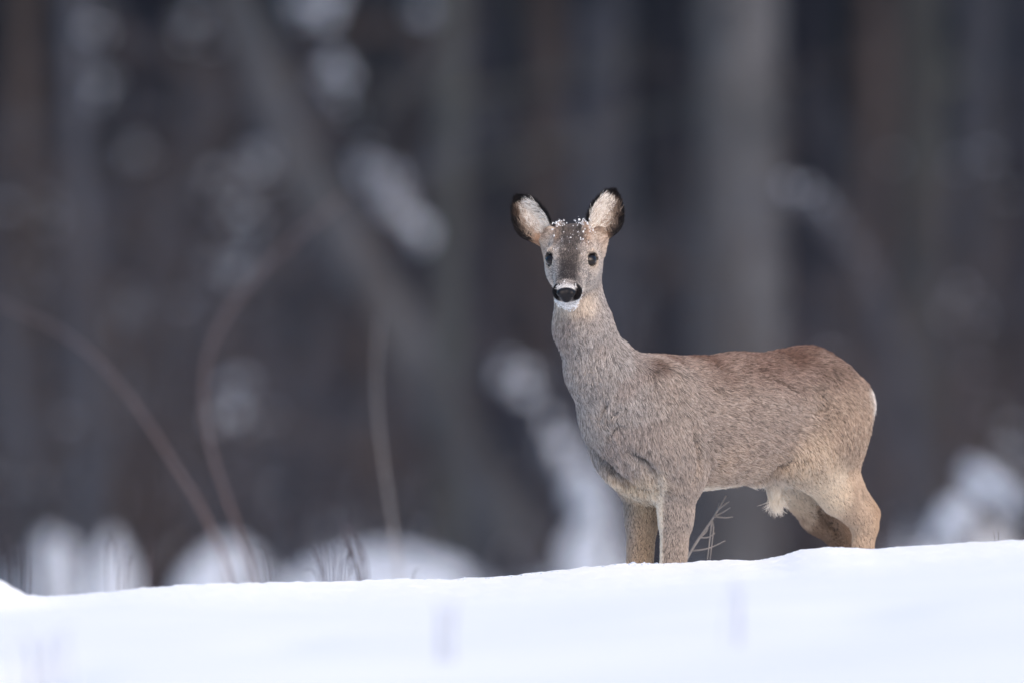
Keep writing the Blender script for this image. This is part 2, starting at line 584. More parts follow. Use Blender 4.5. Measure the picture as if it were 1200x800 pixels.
# trunk leaning to the left behind, and the snow-covered log parallel to it
def slanted(name, pts_px, Y0, Y1, w_px, mat, label, cat, snow=None, seed=0):
    P_ = []
    n = len(pts_px)
    for i, (px, py) in enumerate(pts_px):
        P_.append(at(px, py, Y0 + (Y1 - Y0) * i / (n - 1)))
    P_ = np.array(P_)
    org = P_[-1].copy()
    pl = catmull(P_ - org, 18)
    sc = 600.0 * CAM_D / (CAM_D + (Y0 + Y1) / 2)
    rad = np.interp(np.linspace(0, 1, 18), np.linspace(0, 1, len(w_px)), np.array(w_px) / sc / 2)
    t = empty(name, org)
    mb = MB(); mb.tube(pl, rad, 12, 0.06, seed)
    mb.build("trunk", mat, t)
    if snow:
        rr = np.random.default_rng(seed)
        for (t0, t1, w) in snow:
            sb = MB()
            for q in np.arange(t0, t1, 0.012):
                i = q * 17; k = int(i); f = i - k
                c = pl[k] * (1 - f) + pl[min(k + 1, 17)] * f
                dirv = unit(pl[min(k + 1, 17)] - pl[k])
                r = np.interp(q, np.linspace(0, 1, 18), rad)
                edge = math.sin(math.pi * np.clip((q - t0) / (t1 - t0), 0.04, 0.96)) ** 0.6
                w1 = w[0] + (w[1] - w[0]) * (q - t0) / (t1 - t0) if isinstance(w, tuple) else w
                if isinstance(w, tuple): edge = min(1.0, edge * 1.7)
                ww = w1 / sc / 2 * edge
                upn = unit(np.array([0, 0, 1.0]) - dirv * dirv[2])
                lump(sb, c + upn * r * 0.7 + rr.normal(size=3) * 0.02, np.array([ww, ww, ww * 0.9]) * rr.uniform(0.85, 1.15), rr)
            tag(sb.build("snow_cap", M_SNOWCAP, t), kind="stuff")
    tag(t, label, cat)
    return t


slanted("leaning_tree", [(250, -80), (345, 180), (430, 320), (530, 500), (600, 640)], 40, 40, [40, 52, 56, 60, 66], M_BARK_PALE, "pale grey-brown trunk leaning to the left in the middle of the blurred wood", "tree", None, 3)
slanted("snowy_log", [(372, 60), (405, 150), (465, 262), (600, 455), (655, 560), (722, 668)], 44, 37, [26, 34, 44, 56, 66, 80], M_BARK_DARK, "slanting fallen log loaded with bright snow left of the deer", "log",
        [(0.11, 0.22, 14), (0.29, 0.47, 38), (0.575, 0.75, 32), (0.74, 0.99, (32, 52))], 4)
slanted("arched_sapling", [(880, 230), (930, 228), (985, 275), (1030, 360), (1062, 470), (1085, 640)], 34, 36, [10, 16, 20, 22, 26, 30], M_BARK_GREY, "bent sapling arching over with snow along its back, right of the pale trunk", "sapling",
        [(0.08, 0.40, 9), (0.44, 0.56, 8)], 5)
slanted("fallen_branch", [(1120, 535), (1160, 572), (1215, 615)], 28, 26, [9, 12, 14], M_BARK_GREY, "snow-dusted broken branch slanting down at the lower right", "branch", [(0.2, 0.9, 20)], 6)
slanted("fallen_branch", [(1148, 572), (1120, 610), (1090, 652)], 28, 28, [8, 10, 12], M_BARK_GREY, "short snowy branch end leaning up beside the lower right snow mound", "branch", [(0.1, 0.9, 18)], 7)

# snow mounds and snow-loaded hummocks among the trunks
def mound(px0, px1, py_top, Y, label, seed):
    rr = np.random.default_rng(seed + 300)
    x0, x1 = px2x(px0, Y), px2x(px1, Y)
    cx = (x0 + x1) / 2; r = (x1 - x0) / 2
    g0 = gz(cx, Y) - 0.08
    top = at(0, py_top, Y)[2]
    nu, nv = 28, 9
    V = []
    for i in range(nv + 1):
        th = 0.5 * math.pi * i / nv
        for j in range(nu):
            ph = 2 * math.pi * j / nu
            k = 1 + 0.10 * math.sin(3 * ph + seed) + 0.06 * math.sin(7 * ph + 2 * seed) + 0.04 * rr.normal()
            u = i / nv
            rf = 1.12 * (1 - u ** 6.0)
            lum = 1 + 0.10 * math.sin(2.3 * ph + seed * 1.7) * u * (1 - u) * 4 * 0.5
            V.append([cx + r * k * rf * math.cos(ph), Y + r * 0.7 * k * rf * math.sin(ph), g0 + (top - g0) * u * lum])
    F = [(i * nu + j, i * nu + (j + 1) % nu, (i + 1) * nu + (j + 1) % nu, (i + 1) * nu + j) for i in range(nv) for j in range(nu)]
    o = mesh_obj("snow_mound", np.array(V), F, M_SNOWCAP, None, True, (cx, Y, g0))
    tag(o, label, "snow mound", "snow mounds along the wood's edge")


mound(14, 110, 622, 37, "low blurred snow mound at the far left, left of a rounder one", 1)
mound(104, 158, 620, 33, "narrow rounded snow mound near the far left, with a twig before it", 2)
mound(205, 335, 628, 33, "wide snow mound under the two curved stems", 3)
mound(320, 590, 636, 32, "broad snow bank behind the dry stalks left of centre", 4)
mound(655, 745, 596, 36, "tall snow heap at the foot of the slanting log left of the deer's chest", 5)
mound(1048, 1110, 600, 38, "small snow mound right of the deer's hind legs", 6)
mound(1095, 1195, 596, 42, "pointed snow mound at the lower right edge", 7)
mound(800, 850, 560, 46, "small snow heap seen between the deer's legs under the belly", 8)

# bare undergrowth of the left half, with lodged snow
_sh = [(10, 47, 3.3, 0.9, 20, 14), (75, 41, 3.0, 0.8, 22, 16), (140, 50, 3.6, 1.0, 22, 14), (205, 44, 3.0, 0.8, 20, 8), (285, 52, 3.4, 0.7, 20, 26), (330, 42, 2.2, 0.8, 18, 4), (420, 56, 3.6, 0.9, 18, 4),
       (480, 60, 3.2, 0.9, 18, 2), (590, 54, 2.4, 0.8, 22, 0), (760, 58, 2.2, 0.9, 20, 0), (905, 56, 2.4, 0.8, 20, 0), (1010, 44, 2.2, 0.7, 20, 2), (1120, 54, 3.2, 0.9, 20, 4), (1190, 46, 2.6, 0.8, 20, 8)]
_shn = ['at the far left edge', 'behind the rounded left snow mound', 'above the second left snow mound', 'left of the long arching stem', 'lit with snow above the curved stem', 'low, right of the curved stem',
        'beneath the leaning trunk', 'by the foot of the mossy trunk', "left of the deer's throat", "behind the deer's shoulder", "behind the deer's croup", 'right of the rump', 'at right behind the mossy trunk', 'at the right edge']
for i, (px, Y, h, sp, n_, sn_) in enumerate(_sh):
    bare_shrub(px, Y, h, sp, n_, "bare twiggy shrub in the blurred wood, " + _shn[i], i, (M_TWIG, M_BARK_BROWN, M_TWIG)[i % 3], sn_)

# thin saplings and brush nearer than the trunks break up their edges
_br = [(60, 30, 3.6, 0.9, 'in front of the far left trunks'), (165, 33, 3.9, 1.0, 'left of the arching stems, nearer'), (300, 31, 3.4, 0.9, 'between the curved stem and the leaning trunk, nearer'), (440, 34, 3.8, 1.0, 'before the leaning trunk'),
       (585, 31, 2.6, 0.7, 'before the snowy slanting log'), (690, 34, 2.9, 0.8, "by the log's foot, nearer"), (790, 36, 3.9, 1.0, 'at the left side of the broad pale trunk'), (930, 33, 3.8, 0.9, 'at the right side of the broad pale trunk'),
       (1050, 35, 3.8, 1.0, 'in front of the arched sapling'), (1165, 32, 3.6, 0.9, 'in front of the right-hand trunks')]
for i, (px, Y, h, sp, wh) in enumerate(_br):
    bare_shrub(px, Y, h, sp, (9, 9, 7, 6, 5, 5, 4, 5, 6, 7)[i], "tall brush of thin dark stems, " + wh, 60 + i, (M_BARK_GREY, M_BARK_BROWN)[i % 2], 0, 0.014)

# clots of snow caught high in the branches
for i, (px, py, Y, w_, h_) in enumerate([(390, 86, 40, 32, 30), (372, 14, 42, 46, 26), (288, 300, 44, 64, 60), (272, 232, 46, 60, 50), (300, 200, 46, 40, 40), (276, 480, 38, 40, 60), (150, 362, 42, 26, 40), (105, 40, 44, 22, 40), (112, 105, 44, 30, 40),
                                         (52, 245, 44, 30, 36), (44, 325, 44, 40, 40), (225, 20, 46, 26, 34), (158, 180, 46, 26, 30), (1122, 370, 46, 50, 40), (500, 20, 42, 30, 40), (1180, 545, 40, 40, 60)]):
    c = at(px, py, Y)
    k = (CAM_D + Y) / CAM_D / 600.0
    t = empty("snow_laden_branch", (c[0], c[1], c[2]))
    rr = np.random.default_rng(700 + i)
    mb, sb = MB(), MB()
    # the carrying branch runs back to the nearest trunk side
    sd_ = 1 if i % 2 else -1
    br = catmull([[sd_ * 0.9, 0.3, -0.45], [sd_ * 0.45, 0.1, -0.12], [0, 0, -h_ * k * 0.4], [-sd_ * w_ * k * 0.9, -0.05, -h_ * k * 0.8]], 9)
    mb.tube(br, np.linspace(0.03, 0.008, 9), 6)
    for q in range(9):
        e = rr.normal(size=3) * np.array([w_ * k * 0.6, 0.12, h_ * k * 0.5])
        b0 = br[rr.integers(3, 8)]
        mb.tube([b0, (b0 + e) / 2 + rr.normal(size=3) * 0.01, e], [0.008, 0.006, 0.003], 4)
    mb.build("branch", M_BARK_BROWN, t)
    for q in range(10):
        e = rr.normal(size=3) * np.array([w_ * k * 0.30, 0.06, h_ * k * 0.30])
        lump(sb, e, np.array([rr.uniform(0.02, 0.05), rr.uniform(0.02, 0.05), rr.uniform(0.015, 0.04)]) * (k * 600 / 2.4) * (1.15 if i in (0, 1, 5) else 1.0 if i in (2, 3, 4) else 0.68), rr)
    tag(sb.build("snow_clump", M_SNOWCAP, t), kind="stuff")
    tag(t, "blurred branch with a lodged clump of snow, " + ['small round one left of top centre', 'at the top edge left of centre', 'large pale one above the curved stem', 'upper left of the large pale one', 'top right part of the pale left cluster', 'bright oval one right of the curved stem',
        'faint one left of the curved stem tip', 'thin one near the top left corner', 'second near the top left corner', 'at the left edge upper third', 'at the left edge middle', 'faint one at the top edge left', 'faint one between the left trunks', 'right of the arched sapling', 'at the top by the mossy trunk', 'at the right edge above the mound'][i], "branch", "snow clumps in the branches")
# ================================================================== the roe deer
TH = math.radians(40.0)
_c, _s = math.cos(TH), math.sin(TH)
DX0, DY0 = 0.283, -0.10
FWD = np.array([-_c, -_s, 0.0])
LEFT = np.array([_s, -_c, 0.0])
UP = np.array([0.0, 0.0, 1.0])
DO = np.array([DX0, DY0, 0.0])


def P(a, b, z):
    return DO + FWD * a + LEFT * b + UP * z


# head frame
HP, HY = math.radians(25.0), math.radians(6.0)
_hf0 = np.array([-math.sin(HY), -math.cos(HY), 0.0])
HX = np.array([math.cos(HY), -math.sin(HY), 0.0])
HF = _hf0 * math.cos(HP) - UP * math.sin(HP)
HU = UP * math.cos(HP) + _hf0 * math.sin(HP)
HC = at(669.5, 306.5, -0.30)


def H(x, f, u):
    return HC + HX * x + HF * f + HU * u


BODY_AX = np.stack([FWD, LEFT, UP])
HEAD_AX = np.stack([HX, HF, HU])


class Prim:
    def __init__(s, kind, k, grp, flow, ln, **kw):
        s.kind, s.k, s.grp, s.ln = kind, k, grp, ln
        s.flow = np.asarray(flow, float)
        s.sub = kw.get('sub', False)
        if kind == 'cone':
            s.A, s.B, s.r1, s.r2 = kw['A'], kw['B'], kw['r1'], kw['r2']
            m = max(s.r1, s.r2)
            s.lo = np.minimum(s.A, s.B) - m
            s.hi = np.maximum(s.A, s.B) + m
        else:
            s.C, s.r, s.ax = kw['C'], np.asarray(kw['r'], float), kw['ax']
            m = np.sqrt(((s.ax * s.r[:, None]) ** 2).sum(0))
            s.lo, s.hi = s.C - m, s.C + m

    def d(s, p):
        if s.kind == 'cone':
            ab = s.B - s.A
            t = np.clip(((p - s.A) @ ab) / (ab @ ab), 0, 1)
            q = p - s.A - t[..., None] * ab
            return np.sqrt((q * q).sum(-1)) - (s.r1 + (s.r2 - s.r1) * t)
        q = (p - s.C) @ s.ax.T
        k0 = np.sqrt(((q / s.r) ** 2).sum(-1))
        k1 = np.sqrt(((q / s.r ** 2) ** 2).sum(-1)) + 1e-9
        return k0 * (k0 - 1) / k1


PR = []


def cone(A, B, r1, r2, k, grp, flow, ln, sub=False):
    PR.append(Prim('cone', k, grp, flow, ln, A=A, B=B, r1=r1, r2=r2, sub=sub))


def ell(C, r, k, grp, flow, ln, ax=BODY_AX, sub=False):
    PR.append(Prim('ell', k, grp, flow, ln, C=C, r=r, ax=ax, sub=sub))


def rotax(ax, i, j, deg):
    """tilt two rows of a frame"""
    t = math.radians(deg)
    o = ax.copy()
    o[i] = ax[i] * math.cos(t) + ax[j] * math.sin(t)
    o[j] = -ax[i] * math.sin(t) + ax[j] * math.cos(t)
    return o


BK = -FWD + UP * -0.35           # coat lies backwards and down
BKD = -FWD + UP * -0.8
DN = -UP
# trunk
ell(P(-0.075, 0, 0.467), (0.200, 0.095, 0.121), 0.03, 'trunk', BK, 0.021)
ell(P(-0.24, 0, 0.474), (0.19, 0.096, 0.111), 0.05, 'trunk', BK, 0.022)
ell(P(-0.395, 0, 0.500), (0.120, 0.085, 0.100), 0.05, 'trunk', BKD, 0.022)
cone(P(0.02, 0, 0.546), P(-0.20, 0, 0.541), 0.042, 0.044, 0.05, 'trunk', BK, 0.022)
cone(P(-0.20, 0, 0.541), P(-0.385, 0, 0.560), 0.046, 0.050, 0.05, 'trunk', BK, 0.022)
ell(P(-0.490, 0, 0.512), (0.030, 0.056, 0.042), 0.035, 'rump', BKD, 0.026)
cone(P(-0.500, 0, 0.535), P(-0.508, 0, 0.510), 0.016, 0.012, 0.03, 'rump', DN - FWD * 0.3, 0.024)
# chest and neck
NK = -UP * 1.0 - FWD * 0.25
ell(P(0.045, 0, 0.445), (0.076, 0.080, 0.100), 0.05, 'chest', NK, 0.021)
cone(P(0.035, 0, 0.44), P(0.085, 0, 0.495), 0.078, 0.074, 0.04, 'chest', NK, 0.021)
cone(P(0.085, 0, 0.495), P(0.148, 0, 0.580), 0.073, 0.058, 0.04, 'neck', NK, 0.020)
cone(P(0.148, 0, 0.580), P(0.190, 0, 0.66), 0.057, 0.047, 0.03, 'neck', NK, 0.019)
cone(P(0.190, 0, 0.66), H(0, -0.055, -0.030), 0.047, 0.043, 0.03, 'neck', NK, 0.017)
cone(P(0.00, 0, 0.545), P(0.120, 0, 0.575), 0.040, 0.035, 0.045, 'neck', BK, 0.020)
# brisket keel between the forelegs
cone(P(0.075, 0, 0.400), P(0.01, 0, 0.352), 0.038, 0.030, 0.03, 'chest', DN - FWD * 0.5, 0.024)
for sg in (1, -1):
    b = 0.050 * sg
    # shoulder blade, upper arm, forearm, knee, cannon, pastern
    ell(P(0.02, 0.066 * sg, 0.47), (0.062, 0.036, 0.118), 0.05, 'trunk', NK - FWD * 0.2, 0.020, rotax(BODY_AX, 0, 2, -14))
    cone(P(0.038, 0.062 * sg, 0.425), P(-0.006, 0.056 * sg, 0.370), 0.044, 0.034, 0.04, 'fore', DN - FWD * 0.4, 0.018)
    cone(P(-0.006, 0.056 * sg, 0.372), P(-0.004, b, 0.29), 0.034, 0.0275, 0.03, 'fore', DN, 0.012)
    cone(P(-0.004, b, 0.30), P(0.004, b, 0.185), 0.0275, 0.0225, 0.02, 'fore', DN, 0.011)
    ell(P(0.005, b, 0.180), (0.022, 0.021, 0.030), 0.015, 'fore', DN, 0.010)
    cone(P(0.003, b, 0.165), P(0.001, b, 0.065), 0.0165, 0.0145, 0.012, 'fore', DN, 0.009)
    ell(P(0.001, b, 0.060), (0.019, 0.018, 0.018), 0.012, 'fore', DN, 0.009)
    cone(P(0.003, b, 0.055), P(0.021, b, 0.026), 0.0145, 0.016, 0.012, 'fore', DN, 0.009)
    # haunch, stifle, gaskin, hock, hind cannon (the far leg reaches further back, its hock lower)
    sa = 0.0 if sg > 0 else -0.030
    so = 0.0 if sg > 0 else -0.060
    sz = 0.0 if sg > 0 else -0.040
    hb = 0.062 * sg
    ell(P(-0.398 + sa * .3, 0.056 * sg, 0.475), (0.086, 0.044, 0.104), 0.04, 'haunch', BKD + DN, 0.018, rotax(BODY_AX, 0, 2, 12))
    cone(P(-0.385 + sa * .4, 0.058 * sg, 0.46), P(-0.322 + sa, 0.068 * sg, 0.410), 0.066, 0.046, 0.05, 'haunch', DN - FWD * 0.4, 0.017)
    cone(P(-0.322 + sa, 0.066 * sg, 0.405), P(-0.415 + so, hb, 0.330 + sz), 0.044, 0.031, 0.03, 'hind', DN - FWD * 0.8, 0.014)
    cone(P(-0.415 + so, hb, 0.330 + sz), P(-0.470 + so, hb, 0.285 + sz), 0.031, 0.0225, 0.02, 'hind', DN - FWD * 0.8, 0.012)
    cone(P(-0.422 + sa * .6, 0.056 * sg, 0.430), P(-0.446 + so, hb, 0.355 + sz), 0.030, 0.017, 0.03, 'hind', DN, 0.014)
    cone(P(-0.446 + so, hb, 0.360 + sz), P(-0.503 + so, hb, 0.297 + sz), 0.016, 0.0125, 0.014, 'hind', DN - FWD * 0.6, 0.012)
    ell(P(-0.487 + so, hb, 0.278 + sz), (0.024, 0.020, 0.034), 0.015, 'hind', DN, 0.011)
    cone(P(-0.484 + so, hb, 0.268 + sz), P(-0.464 + so, hb, 0.070), 0.0205, 0.0150, 0.012, 'hind', DN, 0.010)
    ell(P(-0.460 + so, hb, 0.062), (0.020, 0.018, 0.018), 0.012, 'hind', DN, 0.009)
    cone(P(-0.458 + so, hb, 0.056), P(-0.440 + so, hb, 0.026), 0.015, 0.016, 0.012, 'hind', DN, 0.009)
# groin and brush
cone(P(-0.255, 0, 0.378), P(-0.330, 0, 0.395), 0.016, 0.036, 0.03, 'groin', DN * 1.2 - FWD * 0.4, 0.026)
cone(P(-0.292, 0.004, 0.378), P(-0.300, 0.006, 0.334), 0.027, 0.007, 0.012, 'brush', DN * 2.5 - FWD * 0.15, 0.050)
# head
BKH = -HF
ell(H(0, -0.050, 0.004), (0.042, 0.058, 0.045), 0.02, 'head', BKH + HU * 0.2, 0.010, HEAD_AX)
ell(H(0, -0.005, 0.012), (0.036, 0.048, 0.028), 0.02, 'head', BKH, 0.008, HEAD_AX)
cone(H(0, 0.005, -0.014), H(0, 0.090, -0.020), 0.036, 0.0225, 0.02, 'head', BKH, 0.007)
ell(H(0, 0.098, -0.019), (0.0280, 0.024, 0.0195), 0.012, 'head', BKH, 0.005, HEAD_AX)
cone(H(0, -0.045, -0.042), H(0, 0.088, -0.041), 0.030, 0.0150, 0.02, 'head', BKH - HU * 0.2, 0.010)
for sg in (1, -1):
    ell(H(0.030 * sg, -0.030, -0.022), (0.022, 0.045, 0.034), 0.025, 'head', BKH + HX * sg * .2 - UP * .2, 0.012, HEAD_AX)
    ell(H(0.0335 * sg, -0.008, 0.008), (0.0135, 0.0175, 0.0165), 0.010, 'head', BKH, 0.005, HEAD_AX)
    cone(H(0.0195 * sg, -0.035, 0.036), H(0.0215 * sg, -0.040, 0.054), 0.013, 0.0095, 0.014, 'head', HU - HF * 0.4, 0.010)
    cone(H(0.034 * sg, -0.066, 0.014), H(0.045 * sg, -0.078, 0.026), 0.017, 0.009, 0.02, 'earbase', HX * sg + HU * .3, 0.015)
    cone(H(0.040 * sg, -0.060, 0.000), H(0.050 * sg, -0.064, 0.012), 0.016, 0.010, 0.02, 'earbase', HX * sg * 1.5 + HU * .1 - HF * .2, 0.019)
    # eye sockets
    ell(H(0.0430 * sg, 0.0085, 0.0060), (0.0120, 0.0135, 0.0112), 0.005, 'head', BKH, 0.003, HEAD_AX, sub=True)
# mouth line and chest folds
for sg in (1, -1):
    cone(H(0.010 * sg, 0.118, -0.0365), H(0.026 * sg, 0.075, -0.036), 0.0022, 0.002, 0.004, 'head', BKH, 0.004, sub=True)
    cone(P(0.095, -0.012 * sg, 0.388), P(0.035, 0.040 * sg, 0.350), 0.007, 0.009, 0.010, 'chest', DN, 0.016, sub=True)
    cone(P(0.045, 0.090 * sg, 0.405), P(0.022, 0.084 * sg, 0.368), 0.003, 0.008, 0.012, 'chest', DN, 0.016, sub=True)
# elbow crease
cone(P(-0.052, 0.108, 0.455), P(-0.058, 0.100, 0.375), 0.002, 0.006, 0.012, 'trunk', BK, 0.016, sub=True)

_HOFF = 0.004


def field_grid(prims, h, pad=0.02):
    pos = [q for q in prims if not q.sub]
    lo = np.min([q.lo for q in pos], axis=0) - pad
    hi = np.max([q.hi for q in pos], axis=0) + pad
    n = np.ceil((hi - lo) / h).astype(int) + 1
    F = np.full(n, 0.05, dtype=np.float32)
    for q in pos + [x for x in prims if x.sub]:
        i0 = np.maximum(((q.lo - q.k - 0.012 - lo) / h).astype(int), 0)
        i1 = np.minimum(((q.hi + q.k + 0.012 - lo) / h).astype(int) + 2, n)
        ax = [lo[i] + h * np.arange(i0[i], i1[i]) for i in range(3)]
        g = np.stack(np.meshgrid(*ax, indexing='ij'), -1)
        d = q.d(g)
        sl = tuple(slice(i0[i], i1[i]) for i in range(3))
        f = F[sl]
        if q.sub:
            d = -d
            hh = np.clip(0.5 - 0.5 * (f - d) / q.k, 0, 1)     # smooth max
            F[sl] = f * (1 - hh) + d * hh + q.k * hh * (1 - hh)
        else:
            hh = np.clip(0.5 + 0.5 * (f - d) / q.k, 0, 1)
            F[sl] = f * (1 - hh) + d * hh - q.k * hh * (1 - hh)
    return F, lo, h


def surface_nets(F, lo, h):
    ins = F < 0
    s = np.zeros(tuple(np.array(F.shape) - 1), dtype=np.int8)
    offs = [(i, j, k) for i in (0, 1) for j in (0, 1) for k in (0, 1)]
    nx, ny, nz = s.shape
    for (i, j, k) in offs:
        s += ins[i:i + nx, j:j + ny, k:k + nz]
    act = (s > 0) & (s < 8)
    idx = np.argwhere(act)
    ids = np.full(s.shape, -1, dtype=np.int64)
    ids[act] = np.arange(len(idx))
    vals = np.stack([F[idx[:, 0] + i, idx[:, 1] + j, idx[:, 2] + k] for (i, j, k) in offs], 1).astype(float)
    acc = np.zeros((len(idx), 3)); cnt = np.zeros(len(idx))
    for a in range(8):
        for b in range(a + 1, 8):
            da = np.array(offs[b]) - np.array(offs[a])
            if np.abs(da).sum() != 1:
                continue
            va, vb = vals[:, a], vals[:, b]
            m = (va < 0) != (vb < 0)
            t = np.where(m, va / np.where(m, va - vb, 1.0), 0)
            acc += np.where(m[:, None], np.array(offs[a]) + t[:, None] * da, 0)
            cnt += m
    V = lo + h * (idx + acc / cnt[:, None])
    Q = []
    for ax in range(3):
        b, c = (ax + 1) % 3, (ax + 2) % 3
        sl0 = [slice(None)] * 3; sl1 = [slice(None)] * 3
        sl0[ax] = slice(0, -1); sl1[ax] = slice(1, None)
        e = np.argwhere(ins[tuple(sl0)] != ins[tuple(sl1)])
        e = e[(e[:, b] > 0) & (e[:, c] > 0) & (e[:, b] < F.shape[b] - 1) & (e[:, c] < F.shape[c] - 1)]
        q = []
        for (db, dc) in ((0, 0), (-1, 0), (-1, -1), (0, -1)):
            t = e.copy(); t[:, b] += db; t[:, c] += dc
            q.append(ids[t[:, 0], t[:, 1], t[:, 2]])
        q = np.stack(q, 1)
        flip = ~ins[e[:, 0], e[:, 1], e[:, 2]]
        q[flip] = q[flip][:, ::-1]
        Q.append(q)
    Q = np.concatenate(Q)
    return V, Q


def vnormals(V, Q):
    e1 = V[Q[:, 2]] - V[Q[:, 0]]
    e2 = V[Q[:, 3 if Q.shape[1] > 3 else 1]] - V[Q[:, 1 if Q.shape[1] > 3 else 0]]
    n = np.cross(e1, e2)
    N = np.zeros_like(V)
    for k in range(Q.shape[1]):
        np.add.at(N, Q[:, k], n)
    return N / (np.linalg.norm(N, axis=1)[:, None] + 1e-12)


F_, lo_, h_ = field_grid(PR, _HOFF)
BV, BQ = surface_nets(F_, lo_, h_)
del F_
BN = vnormals(BV, BQ)
_cent = BV.mean(0)
if ((BV - _cent) * BN).sum() < 0:
    BQ = BQ[:, ::-1]; BN = -BN


# ---------------------------------------------------------------- folds in the hide and one shadow groove: (points on the photo, half width, depth)
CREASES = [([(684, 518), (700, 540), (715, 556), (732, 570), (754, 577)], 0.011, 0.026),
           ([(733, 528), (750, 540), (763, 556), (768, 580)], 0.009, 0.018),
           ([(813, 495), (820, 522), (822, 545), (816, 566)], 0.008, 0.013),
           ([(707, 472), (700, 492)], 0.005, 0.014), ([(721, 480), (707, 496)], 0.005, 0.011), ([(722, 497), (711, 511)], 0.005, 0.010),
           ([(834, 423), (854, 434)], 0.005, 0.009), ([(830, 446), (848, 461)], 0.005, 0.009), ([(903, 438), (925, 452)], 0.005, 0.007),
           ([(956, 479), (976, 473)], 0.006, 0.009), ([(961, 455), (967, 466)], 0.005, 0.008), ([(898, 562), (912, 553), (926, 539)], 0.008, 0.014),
           ([(850, 576), (880, 568), (898, 562)], 0.005, 0.006), ([(962, 600), (976, 618), (987, 636)], 0.009, 0.014)]  # last groove is the near hind leg's shadow, cut into the shape
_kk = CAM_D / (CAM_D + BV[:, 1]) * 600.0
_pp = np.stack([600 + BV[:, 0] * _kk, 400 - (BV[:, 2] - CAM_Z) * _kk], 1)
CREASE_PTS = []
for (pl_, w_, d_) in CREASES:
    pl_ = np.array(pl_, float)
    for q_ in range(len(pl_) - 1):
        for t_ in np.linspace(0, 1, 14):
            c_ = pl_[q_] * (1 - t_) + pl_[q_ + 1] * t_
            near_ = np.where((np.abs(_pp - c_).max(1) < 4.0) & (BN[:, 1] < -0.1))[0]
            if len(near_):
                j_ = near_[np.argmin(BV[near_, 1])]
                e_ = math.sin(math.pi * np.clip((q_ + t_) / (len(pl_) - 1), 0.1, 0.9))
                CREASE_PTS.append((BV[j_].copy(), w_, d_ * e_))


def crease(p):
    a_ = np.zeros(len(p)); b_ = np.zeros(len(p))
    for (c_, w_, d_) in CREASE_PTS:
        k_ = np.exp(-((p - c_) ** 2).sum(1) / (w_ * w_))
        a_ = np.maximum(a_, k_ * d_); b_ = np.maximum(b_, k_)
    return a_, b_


_hb = ss(0.10, 0.16, np.linalg.norm(BV - HC, axis=1))
BV = BV + BN * (0.0015 * _hb * ss(0.12, 0.2, BV[:, 2]))[:, None]
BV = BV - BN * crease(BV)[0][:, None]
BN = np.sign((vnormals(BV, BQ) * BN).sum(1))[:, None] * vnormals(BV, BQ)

# ---------------------------------------------------------------- coat colours (the hair's own, plus a painted shadow on the far hind leg)
GR = ['earbase', 'trunk', 'rump', 'chest', 'neck', 'fore', 'haunch', 'hind', 'groin', 'brush', 'head']
POS = [q for q in PR if not q.sub]
N_c1 = Noise(21, 9.0, 16)
N_c2 = Noise(22, 32.0, 20)
N_c3 = Noise(23, 90.0, 24)
C = lambda r, g, b: srgb(r, g, b)


def mix(c, d, m):
    return c * (1 - m[:, None]) + np.asarray(d) * m[:, None]


